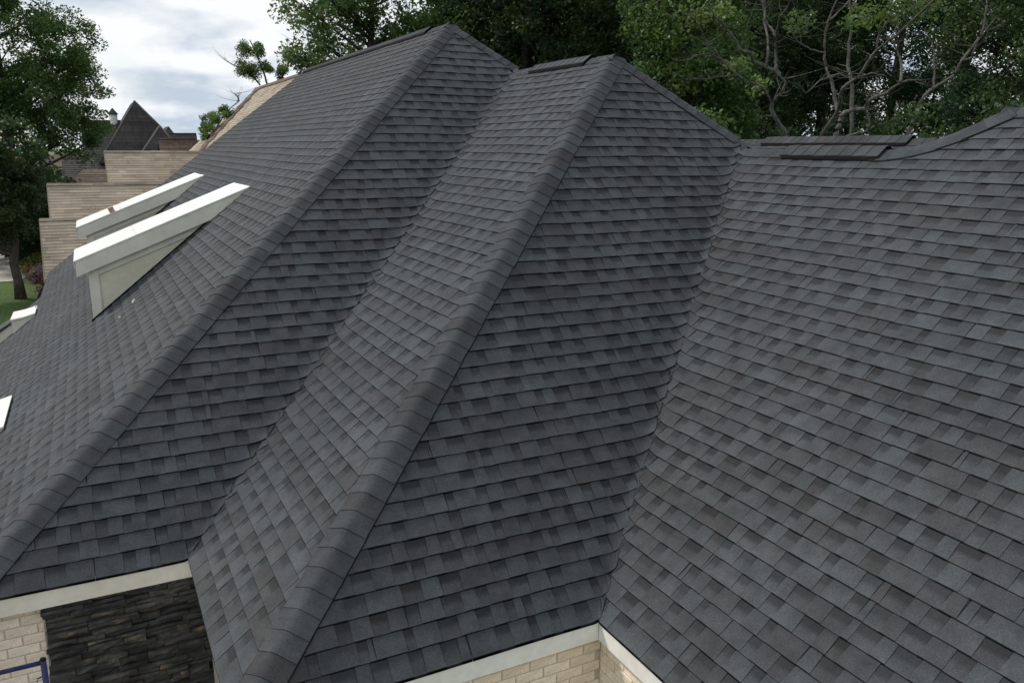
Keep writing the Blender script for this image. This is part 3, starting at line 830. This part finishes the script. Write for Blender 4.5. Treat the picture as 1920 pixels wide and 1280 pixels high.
def slab_roof(parent, pl, pr, Yr, pal, drop, m=1.0, mat='brownroof', ex=0.3, name='roof'):
    a, b = at_y(*pl, Yr), at_y(*pr, Yr); mb = MB()
    dn = np.array([0, -drop/m, -drop])
    course_plane(mb, a+dn, b+dn, a, b, ex, pal, BEDGE, 0.01, 1.5)
    up = np.array([0, drop/m, -drop]); course_plane(mb, b+up, a+up, b, a, ex, pal, BEDGE, 0.01, 1.5)
    mb.tube([a, b], [0.09, 0.09], 6, mulc(pal[0], 0.8)); mb.build(name, M[mat], parent)
slab_roof(dh, (150, 227), (226, 227), Y+2, BR, 5.0)
slab_roof(dh, (300, 251), (368, 251), Y+3, BR, 3.0)
RED = [(0.115, 0.072, 0.060), (0.10, 0.066, 0.056), (0.13, 0.082, 0.066)]
slab_roof(dh, (296, 261), (366, 261), Y-14, RED, 3.2, name='red_brown_roof')
bx0, bx1 = at_y(170, 300, Y)[0], at_y(362, 300, Y)[0]
mb = MB(); mb.box((bx0, Y-1.5, GZ), (bx1, Y+7, at_y(250, 300, Y)[2]-0.2), (0.30, 0.25, 0.20)); mb.build('wall', M['wall'], dh)
c0 = at_y(213, 228, Y+2); 
mb = MB(); mb.tube([(c0[0], c0[1], c0[2]-1.5), (c0[0], c0[1], c0[2]+0.62)], [0.34, 0.34], 8, (0.6, 0.59, 0.57)); ch = mb.build('chimney', M['wall'], dh)
mb = MB(); mb.tube([(c0[0], c0[1], c0[2]+0.60), (c0[0], c0[1], c0[2]+0.66), (c0[0], c0[1], c0[2]+1.05), (c0[0], c0[1], c0[2]+1.14)], [0.42, 0.42, 0.10, 0.05], 8, (0.05, 0.06, 0.065)); mb.build('chimney_cap', M['brownroof'], ch)
# a brown gable and a small house glimpsed under the tree
gh = thing('distant_house', 'distant brick house with an arched window glimpsed past the tall tree', 'house')
Y2 = 58.0
a = at_y(84, 302, Y2); b = at_y(117, 340, Y2)
mb = MB(); mb.box((a[0]-2, Y2, GZ), (b[0]+0.3, Y2+5, at_y(100, 313, Y2)[2]), (0.26, 0.19, 0.13)); mb.build('wall', M['wall'], gh)
mb = MB(); course_plane(mb, at_y(60, 313, Y2-0.3), at_y(119, 312, Y2-0.3), at_y(60, 296, Y2+1.6), at_y(112, 290, Y2+1.6), 0.2, [(0.16, 0.11, 0.085), (0.14, 0.10, 0.08)], BEDGE); mb.build('roof', M['brownroof'], gh)
mb = MB(); mb.prism([(at_y(84, 303, Y2-0.35)[0], at_y(84, 303, Y2-0.35)[2]), (at_y(99, 293, Y2-0.35)[0], at_y(99, 293, Y2-0.35)[2]), (at_y(97, 286, Y2-0.35)[0], at_y(97, 286, Y2-0.35)[2]), (at_y(84, 286, Y2-0.35)[0], at_y(84, 286, Y2-0.35)[2])], 1, Y2+1.7, Y2+2.0, (0.68, 0.67, 0.66)); mb.build('gable_front', M['wall'], gh)
wc_ = at_y(112.5, 327, Y2-0.02); mb = MB()
arc = [(wc_[0]-0.24, wc_[2]-0.5), (wc_[0]+0.24, wc_[2]-0.5)]+[(wc_[0]+0.24*math.cos(t), wc_[2]+0.1+0.24*math.sin(t)) for t in np.linspace(0, math.pi, 8)]
mb.prism([(wc_[0]+(x-wc_[0])*1.45, wc_[2]+(z-wc_[2])*1.25) for x, z in arc], 1, Y2-0.06, Y2+0.02, (0.7, 0.68, 0.62)); wf = mb.build('window', M['wall'], gh)
mb = MB(); mb.prism(arc, 1, Y2-0.08, Y2-0.065, (0.03, 0.03, 0.035)); mb.build('pane', M['glass'], wf)
sh = thing('shingled_house', 'steep dark shingled roof half hidden under the tall tree', 'house')
Y3 = 50.0
mb = MB(); course_plane(mb, at_y(116, 350, Y3-3), at_y(190, 350, Y3-3), at_y(116, 292, Y3), at_y(178, 292, Y3), 0.22, [(0.085, 0.078, 0.074), (0.075, 0.07, 0.067)], BEDGE); mb.build('roof_slope', M['brownroof'], sh)
mb = MB(); course_plane(mb, at_y(120, 352, Y3-6), at_y(215, 352, Y3-6), at_y(156, 318, Y3-4), at_y(215, 318, Y3-4), 0.22, [(0.20, 0.15, 0.115), (0.17, 0.125, 0.10)], BEDGE); mb.build('lower_roof_slope', M['brownroof'], sh)
mb = MB(); mb.box((at_y(120, 350, Y3-3)[0], Y3-2.9, GZ), (at_y(205, 350, Y3-3)[0], Y3+3, at_y(120, 350, Y3-3)[2]), (0.3, 0.24, 0.19)); mb.build('wall', M['wall'], sh)

# ------------------------------------------------------------------ trees
def leaves_mesh(name, centres, radii, counts, size, pal, seed, flat=0.75, up=0.35, bright=None):
    """leaf-sized faces scattered through clumps"""
    g = np.random.default_rng(seed); P = []; T = []
    for i, (c, r, n) in enumerate(zip(centres, radii, counts)):
        d = g.normal(size=(n, 3)); d /= np.linalg.norm(d, axis=1)[:, None]
        rr = r*g.random((n, 1))**0.45
        P.append(np.array(c)+d*rr*np.array([1, 1, flat]))
        base = np.array(pal[g.integers(len(pal))])*g.uniform(0.75, 1.25)
        T.append(base*g.uniform(0.7, 1.35, size=(n, 1))*g.uniform(0.93, 1.07, size=(n, 3)))
    P = np.concatenate(P); T = np.concatenate(T); n = len(P)
    nm = g.normal(size=(n, 3)); nm[:, 2] = np.abs(nm[:, 2])+up; nm /= np.linalg.norm(nm, axis=1)[:, None]
    ax = np.cross(nm, g.normal(size=(n, 3))); ax /= np.linalg.norm(ax, axis=1)[:, None]
    bx = np.cross(nm, ax); sz = size*g.uniform(0.6, 1.3, size=(n, 1))
    V = np.stack([P-ax*sz*0.5, P+bx*sz*0.28+nm*sz*0.06, P+ax*sz*0.5-nm*sz*0.08, P-bx*sz*0.28+nm*sz*0.06], 1).reshape(-1, 3)
    me = bpy.data.meshes.new(name)
    me.vertices.add(4*n); me.vertices.foreach_set('co', V.astype(np.float32).ravel())
    me.loops.add(4*n); me.loops.foreach_set('vertex_index', np.arange(4*n, dtype=np.int32))
    me.polygons.add(n); me.polygons.foreach_set('loop_start', np.arange(0, 4*n, 4, dtype=np.int32))
    me.update(calc_edges=True)
    a = me.color_attributes.new('tint', 'FLOAT_COLOR', 'CORNER')
    C = np.ones((4*n, 4), np.float32); C[:, :3] = np.repeat(T, 4, 0); a.data.foreach_set('color', C.ravel())
    me.materials.append(M['leaf'])
    return me
G_DARK = [(0.034, 0.066, 0.025), (0.041, 0.076, 0.027), (0.029, 0.058, 0.026), (0.049, 0.084, 0.028)]
G_MID = [(0.060, 0.122, 0.037), (0.072, 0.134, 0.041), (0.050, 0.106, 0.038), (0.088, 0.146, 0.045)]
G_LITE = [(0.102, 0.164, 0.053), (0.084, 0.148, 0.049), (0.118, 0.174, 0.056), (0.068, 0.126, 0.046)]
G_BLUE = [(0.036, 0.084, 0.042), (0.045, 0.098, 0.046), (0.032, 0.070, 0.036)]
def limb_pts(a, b, g, sag=0.18, n=6):
    a, b = np.array(a, float), np.array(b, float); d = b-a; L = np.linalg.norm(d)
    m = (a+b)/2+np.array([g.normal()*0.12*L, g.normal()*0.12*L, -sag*L*0.5+g.normal()*0.05*L])
    return [a*(1-t)**2+2*m*t*(1-t)+b*t*t for t in np.linspace(0, 1, n)]
def tree(name, label, base, trunk_h, r0, blobs, nclump, per, cr, lsize, pal, seed, group=None, bark=(0.07, 0.06, 0.05), flat=0.75, nlimb=34, shell=0.55, lean=(0, 0)):
    """tapered trunk with limbs and a crown of leaf clumps filling several overlapping volumes (x, y, z, rx, ry, rz above the base)"""
    g = np.random.default_rng(seed)
    root = thing(name, label, 'tree', group)
    base = np.array(base, float); root.location = tuple(base)
    wts = np.array([b[3]*b[4]*b[5] for b in blobs]); wts = wts/wts.sum()
    cs, rs, ns = [], [], []
    for i in range(nclump):
        b = blobs[g.choice(len(blobs), p=wts)]
        d = g.normal(size=3); d /= np.linalg.norm(d); rr = g.random()**(1/3)*(1-shell)+shell*g.uniform(0.75, 1.0)
        cs.append(np.array(b[:3])+d*rr*np.array(b[3:]))
        k = g.uniform(0.65, 1.35); rs.append(cr*k); ns.append(max(6, int(per*k*k*g.uniform(0.7, 1.2))))
    link('crown', leaves_mesh('crown', cs, rs, ns, lsize, pal, seed+1, flat), root)
    mb = MB(); top = np.array([lean[0], lean[1], trunk_h])
    tp = [np.array([0, 0, 0])]
    for t in np.linspace(0.12, 1, 9): tp.append(top*t+np.array([g.normal()*0.06, g.normal()*0.06, 0])*(1 if t > 0.2 else 0.3))
    rad = [r0*1.35, r0]+list(np.linspace(r0*0.92, r0*0.18, 8))
    mb.tube(tp, rad, 9, bark)
    order = g.permutation(len(cs))[:nlimb]
    for i in order:
        c = cs[i]; h = min(max(c[2]-0.6*math.hypot(c[0]-top[0]*0.7, c[1]-top[1]*0.7), trunk_h*0.28), trunk_h*0.95)
        st = top*(h/trunk_h); rr = r0*(0.42-0.28*h/trunk_h)
        pts = limb_pts(st, c, g); mb.tube(pts, list(np.linspace(rr, 0.012, len(pts))), 6, mulc(bark, g.uniform(0.85, 1.2)), cap=False)
        for _ in range(3):
            u = pts[g.integers(2, len(pts)-1)]; e2 = u+g.normal(size=3)*cr*1.3+np.array([0, 0, 0.3*cr])
            mb.tube(limb_pts(u, e2, g, 0.05, 4), [rr*0.35, rr*0.25, 0.012, 0.006], 5, bark, cap=False)
    mb.build('trunk', M['bark'], root)
    return root
def ground_at(px, dist):
    """point on the ground below a picture column, at a distance measured level"""
    D = ray(px, 300); D[2] = 0; D /= np.linalg.norm(D); p = CAM+D*dist; return (p[0], p[1], GZ)

# lawn side, on the picture's edge
tree('shade_tree', 'low dark shade tree with a bare trunk rising from the shaded lawn', at_z(39, 560, GZ), 6.2, 0.17,
     [(-1.2, 0, 4.3, 2.4, 2.2, 2.2), (0.2, 0.4, 5.0, 1.5, 1.6, 1.9), (-2.6, 0, 5.0, 2.2, 2.2, 2.4)], 260, 150, 0.42, 0.16, G_DARK, 21)
tree('tall_tree', 'tall spreading green tree with forked trunks against the cloudy sky', ground_at(20, 50), 15.5, 0.34,
     [(0.2, 0, 10.0, 4.2, 3.6, 3.2), (-1.6, 0, 14.2, 3.2, 3.0, 3.2), (1.8, 0, 8.3, 3.6, 3.2, 2.2), (3.4, 0, 11.3, 1.5, 1.8, 1.9), (0.0, 0, 17.0, 2.2, 2.0, 2.0), (-3.5, 0, 10, 3, 3, 4.5), (2.6, 0, 6.6, 2.2, 2.2, 1.6)],
     600, 210, 0.60, 0.155, G_MID+G_LITE[:2], 22, bark=(0.045, 0.042, 0.038), nlimb=60, shell=0.35)
# woodland behind the house
WG = 'woodland trees behind the house'
tree('oak_tree', 'pale green oak with sky showing through, over the longest ridge', ground_at(700, 27), 11, 0.3,
     [(-0.4, 0, 8.8, 2.3, 2.2, 2.0), (0.8, 0, 10.6, 2.4, 2.0, 1.9), (-1.6, 0, 10.6, 1.4, 1.5, 1.3), (1.6, 0.3, 8.4, 1.5, 1.6, 1.8), (-0.9, 0, 7.0, 1.2, 1.3, 0.9)],
     300, 90, 0.42, 0.135, G_LITE, 31, WG, nlimb=50, shell=0.3)
def wood(px, dist, h, pal, seed, label, wide=2.6, low=3.0, n=330, per=230, cr=0.55, ls=0.125, name='forest_tree', bark=(0.05, 0.045, 0.04)):
    tree(name, label, ground_at(px, dist), h*0.9, 0.26, [(0, 0, low+(h-low)*0.30, wide, wide, (h-low)*0.34), (0.3, 0.3, low+(h-low)*0.62, wide*0.9, wide*0.9, (h-low)*0.36), (-0.4, -0.2, low+0.6, wide*0.8, wide*0.8, 1.4)],
         n, per, cr, ls, pal, seed, WG, bark=bark)
wood(875, 27, 13, G_MID, 41, 'dark leafy tree just right of the highest roof peak', low=4.2)
wood(985, 25, 13, G_DARK, 42, 'dense dark tree above the dip between the two roof peaks', low=3.6)
wood(1085, 28, 14, G_MID, 43, 'green tree behind the shorter ridge vent', low=3.6)
wood(1185, 26, 14, G_DARK, 44, 'shadowy tree right behind the second roof peak', low=3.2)
wood(1275, 22, 12, G_MID+G_LITE[:1], 45, 'brighter green tree over the falling hip of the second peak', wide=1.9, low=4.0, n=240)
wood(1390, 33, 16, G_DARK, 46, 'tall dark tree behind the pale crooked branches', low=3.2)
wood(1530, 35, 17, G_DARK, 47, 'tall dark tree behind the forked pale stems', low=3.6)
wood(1660, 40, 18, G_DARK, 48, 'thin tall tree with bright sky gaps low in its crown', low=8.0, n=170)
wood(1790, 36, 17, G_BLUE, 49, 'bluish green tall tree above the leafy thicket', low=7.2, n=170)
wood(1905, 30, 15, G_DARK, 50, 'green tall tree above the upswept ridge end', low=6.6, n=210)
wood(930, 42, 19, G_DARK, 51, 'far tall tree filling the gap above the valley top', wide=4.0, low=4, cr=0.8, ls=0.19)
wood(1130, 44, 20, G_DARK, 52, 'far tall tree filling the sky between the two peaks', wide=4.4, low=4, cr=0.8, ls=0.19)
wood(1310, 46, 20, G_DARK, 53, 'far tall tree rising at the back of the woodland', wide=4.4, low=3.2, cr=0.8, ls=0.19)
wood(1470, 50, 22, G_DARK, 54, 'farthest tree seen between the crooked stems', wide=4.6, low=3.4, cr=0.8, ls=0.19)
def bush(name, label, px, py, dist, rad, pal, seed, n=70, per=120, ls=0.12, cr=0.3, cat='shrub', h=None):
    g = np.random.default_rng(seed); b = ground_at(px, dist); root = thing(name, label, cat); root.location = b
    top = at_d(px, py, dist)[2]-GZ if h is None else h
    cs = []
    for i in range(n):
        d = g.normal(size=3); d /= np.linalg.norm(d); d *= g.random()**0.33
        cs.append(np.array([d[0]*rad, d[1]*rad, top*0.5+d[2]*top*0.5]))
    link('crown', leaves_mesh('crown', cs, [cr*g.uniform(0.7, 1.3) for _ in cs], [per]*n, ls, pal, seed), root)
    mb = MB()
    for i in range(9): mb.tube(limb_pts((g.normal()*0.1, g.normal()*0.1, 0), cs[i], g), list(np.linspace(0.04, 0.01, 6)), 6, (0.06, 0.05, 0.04), cap=False)
    mb.build('stem', M['bark'], root)
bush('thicket', 'dense green leafy thicket behind the dip of the nearest ridge', 1735, 172, 20, 1.9, G_BLUE+G_DARK, 61, 170, 220, 0.115, 0.42)
bush('thicket', 'dark low thicket behind the far ridge vent and crooked trunks', 1420, 215, 24, 2.2, G_DARK, 62, 150, 170, 0.125, 0.42)
bush('thicket', 'dark thicket in the corner beside the upswept ridge', 1890, 190, 23, 1.9, G_DARK, 63, 150, 170, 0.125, 0.42)
bush('thicket', 'shadowy thicket at the foot of the falling hip', 1300, 225, 25, 2.0, G_DARK, 64, 130, 170, 0.125, 0.42)

bush('thicket', 'dark undergrowth seen low between the forked stems', 1590, 205, 31, 2.6, G_DARK, 65, 170, 170, 0.15, 0.5)
bush('thicket', 'dark undergrowth low behind the leafy thicket', 1700, 200, 33, 2.8, G_DARK, 66, 170, 170, 0.15, 0.5)

# crooked, half-bare trees: stems follow their own course in depth
def crooked(name, label, limbs, dist, seed, clumps=(), bark=(0.105, 0.101, 0.085), pal=G_LITE):
    g = np.random.default_rng(seed); root = thing(name, label, 'tree')
    b0 = at_d(limbs[0][1][0][0], limbs[0][1][0][1], dist); root.location = (b0[0], b0[1], GZ); o = np.array([b0[0], b0[1], GZ])
    mb = MB(); ends = []
    for k, (wpx, pts, dz0, dz1) in enumerate(limbs):
        n = len(pts); P = []
        for i, (px, py) in enumerate(pts):
            P.append(at_d(px, py, dist+dz0+(dz1-dz0)*i/(n-1)+g.normal()*0.05)-o)
        if k == 0 or dz0 == 0 and pts[0][1] > 244:
            P = [np.array([P[0][0]+g.normal()*0.1, P[0][1], 0.0]), P[0]*0.5+np.array([g.normal()*0.05, 0, 0]), P[0]-np.array([0, 0, 0.35])]+P
        Q = []                                            # smooth the course
        for i in range(len(P)-1):
            p0, p1, p2, p3 = P[max(i-1, 0)], P[i], P[i+1], P[min(i+2, len(P)-1)]
            for t in (0, 0.25, 0.5, 0.75):
                Q.append(0.5*((2*p1)+(p2-p0)*t+(2*p0-5*p1+4*p2-p3)*t*t+(3*p1-p0-3*p2+p3)*t**3)+g.normal(size=3)*0.008)
        Q.append(P[-1])
        r0 = wpx/2/FPX*dist; r1 = max(0.006, r0*0.35)
        mb.tube(Q, list(np.linspace(r0, r1, len(Q))), 7, mulc(bark, g.uniform(0.8, 1.15)))
        ends.append((Q, r1))
    for Q, r1 in ends:                                    # fine twigs
        for _ in range(9):
            u = Q[g.integers(len(Q)//2, len(Q))]; d = g.normal(size=3); d[2] = abs(d[2])*0.8
            e2 = u+d*g.uniform(0.18, 0.5); mb.tube(limb_pts(u, e2, g, 0.1, 5), list(np.linspace(r1*0.6, 0.003, 5)), 4, mulc(bark, g.uniform(0.7, 1.1)), cap=False)
    mb.build('trunk', M['bark'], root)
    if clumps:
        cs = [at_d(px, py, dist+g.normal()*0.5)-o for px, py, r, n in clumps]
        link('crown', leaves_mesh('crown', cs, [r/FPX*dist for _, _, r, _ in clumps], [n for *_, n in clumps], 0.10, pal, seed), root)
    return root
crooked('crooked_tree', 'pale crooked tree with a bent fork above the far ridge vent', [
    (11, [(1474, 256), (1462, 232), (1448, 210), (1449, 190), (1460, 180), (1473, 158), (1461, 142)], 0, 0),
    (8, [(1461, 142), (1455, 122), (1454, 95), (1455, 70)], 0, 0.2), (5, [(1455, 70), (1446, 54), (1437, 41), (1431, 12), (1430, -20)], 0.2, 0.8),
    (5, [(1455, 70), (1459, 48), (1462, 34), (1475, 17), (1484, -10)], 0.2, -0.6),
    (7, [(1461, 142), (1437, 125), (1415, 116), (1407, 100), (1389, 94), (1376, 72), (1360, 52), (1341, 31), (1322, 5)], 0, -1.2),
    (5, [(1437, 125), (1440, 79), (1433, 44), (1434, 10), (1430, -20)], -0.2, 1.0),
    (5, [(1449, 205), (1432, 165), (1394, 149), (1352, 111), (1332, 87), (1315, 61), (1306, 40)], 0, -1.4), (3, [(1352, 111), (1332, 103), (1311, 103), (1280, 115)], -0.9, -1.6),
    (3, [(1394, 149), (1376, 143), (1348, 144), (1324, 149), (1289, 149)], -0.5, -1.4)], 18, 71,
    [(1385, 125, 26, 160), (1390, 150, 24, 150), (1370, 35, 26, 150), (1330, 98, 12, 40), (1420, 160, 26, 140), (1345, 20, 30, 160), (1500, 40, 30, 160), (1300, 30, 34, 220)])
crooked('crooked_tree', 'pale forked tree with long straight slanting branches over the near ridge vent', [
    (9, [(1540, 257), (1556, 232), (1571, 208), (1576, 188), (1580, 166), (1600, 151), (1612, 140), (1643, 96), (1669, 77), (1717, 33), (1757, -5)], 0, -1.5),
    (7, [(1571, 208), (1567, 190), (1560, 157), (1547, 120), (1547, 77), (1551, 44), (1569, 0), (1575, -25)], 0, 1.0),
    (4, [(1643, 96), (1650, 60), (1690, 22), (1740, 4)], -0.6, -0.2), (4, [(1551, 44), (1580, 15), (1604, -10)], 0.7, 1.2),
    (3, [(1600, 151), (1575, 140), (1545, 147), (1523, 165), (1510, 175)], -0.3, -1.0), (3, [(1612, 140), (1640, 138), (1660, 142)], -0.4, -0.8),
    (3, [(1547, 100), (1520, 92), (1496, 78), (1482, 60)], 0.3, 0.0)], 17, 72,
    [(1700, 20, 34, 200), (1640, 20, 40, 220), (1745, 10, 30, 160), (1600, 40, 26, 120)])
crooked('crooked_tree', 'thick low-forking pale trunk leaning over the thicket', [
    (12, [(1567, 258), (1576, 228), (1584, 212), (1604, 206), (1621, 203), (1632, 188), (1661, 173), (1687, 157)], 0, 0.4),
    (9, [(1598, 258), (1597, 210), (1597, 164), (1590, 110), (1596, 50), (1592, -10)], 0.6, 1.6),
    (5, [(1588, 256), (1612, 250), (1627, 243), (1630, 226), (1623, 208), (1628, 180), (1645, 160)], -0.3, -0.6), (5, [(1687, 157), (1690, 130), (1684, 100), (1672, 70), (1690, 40)], 0.4, 1.0),
    (4, [(1687, 157), (1720, 150), (1750, 166)], 0.4, 0.8)], 19, 73)
crooked('crooked_tree', 'grey leaning branch tree in front of the bluish tree', [
    (8, [(1700, 258), (1728, 190), (1750, 166), (1787, 142), (1805, 112), (1831, 79), (1844, 52), (1850, 10)], 0, 0.6), (4, [(1805, 112), (1820, 108), (1838, 70), (1870, 30)], 0.3, 0.8),
    (4, [(1750, 166), (1753, 130), (1748, 80)], 0.2, 0.7)], 23, 74, bark=(0.11, 0.10, 0.09))
# little tree behind the neighbour's tall roof, and the branch over its slope
g_ = np.random.default_rng(5)
def spray(cx, cy, rx, ry, n, r, k): return [(cx+g_.normal()*rx*0.5, cy+g_.normal()*ry*0.5, r*g_.uniform(0.7, 1.2), k) for _ in range(n)]
crooked('small_tree', 'small half-bare tree showing over the tan ridge against the sky', [
    (5, [(505, 175), (497, 145), (488, 120), (478, 95), (468, 75)], 0, 0.5), (3, [(488, 160), (470, 140), (450, 128), (430, 118), (415, 107)], 0, 0),
    (4, [(522, 155), (534, 135), (545, 110), (549, 85), (551, 70)], 0, 0.3), (2, [(545, 118), (560, 118), (570, 100)], 0, 0)], 48, 75,
    spray(460, 92, 10, 14, 8, 11, 190)+spray(488, 95, 10, 15, 9, 11, 190)+spray(470, 130, 28, 13, 15, 12, 190)+spray(498, 128, 9, 15, 7, 10, 170)+spray(540, 105, 13, 13, 10, 11, 190)+spray(528, 138, 9, 13, 7, 10, 170), bark=(0.10, 0.09, 0.08))
crooked('leafy_branch_tree', 'light green tree growing up beside the tan slope below the ridge', [
    (4, [(400, 285), (402, 250), (415, 225), (430, 205), (448, 190)], 0, 0), (3, [(402, 250), (388, 235), (372, 216)], 0, -0.4), (3, [(448, 190), (446, 182), (438, 175)], 0, 0)], 36.5, 76,
    spray(400, 225, 14, 16, 9, 11, 130)+spray(425, 210, 14, 8, 7, 10, 120)+spray(385, 235, 10, 14, 6, 10, 120)+spray(388, 255, 10, 10, 4, 9, 90), bark=(0.09, 0.08, 0.07))
bush('flower_bush', 'orange flowering bush by the footpath past the roof edge', 62, 510, 44, 1.0, [(0.26, 0.17, 0.03), (0.08, 0.13, 0.04), (0.07, 0.12, 0.04), (0.10, 0.14, 0.04), (0.07, 0.12, 0.03)], 81, 50, 120, 0.12, 0.3, h=1.0)
bush('green_bush', 'rounded light green bush behind the orange flowers', 62, 492, 47, 1.0, G_LITE, 82, 50, 110, 0.14, 0.3, h=1.5)
bush('purple_shrub', 'pinkish purple leafy shrub at the roof edge by the pale driveway', 73, 545, 38, 1.0, [(0.22, 0.155, 0.16), (0.26, 0.18, 0.18), (0.16, 0.13, 0.11)], 83, 50, 110, 0.12, 0.28, h=1.3)
bush('dark_hedge', 'dark hedge standing between the lawn trees and the tan roofs', 60, 380, 46, 2.6, G_DARK, 84, 150, 120, 0.18, 0.5, h=4.6)
bush('dark_hedge', 'dark hedge behind the shade tree at the picture edge', 8, 400, 50, 3.4, G_DARK, 85, 170, 120, 0.18, 0.5, h=5.0)
# far treeline along the horizon: one mass
g = np.random.default_rng(99)
cs = []; 
for i in range(520):
    az = g.uniform(-0.35, 1.25); dd = g.uniform(150, 210)
    cs.append((CAM[0]+dd*math.sin(az), CAM[1]+dd*math.cos(az), GZ+g.uniform(0, 5.0)+1.5*math.sin(az*9)))
far = link('far_woods', leaves_mesh('far_woods', cs, [3.0]*len(cs), [70]*len(cs), 1.1, G_BLUE, 99), None, 'stuff')
far['label'] = 'far bluish treeline along the horizon'; far['category'] = 'treeline'
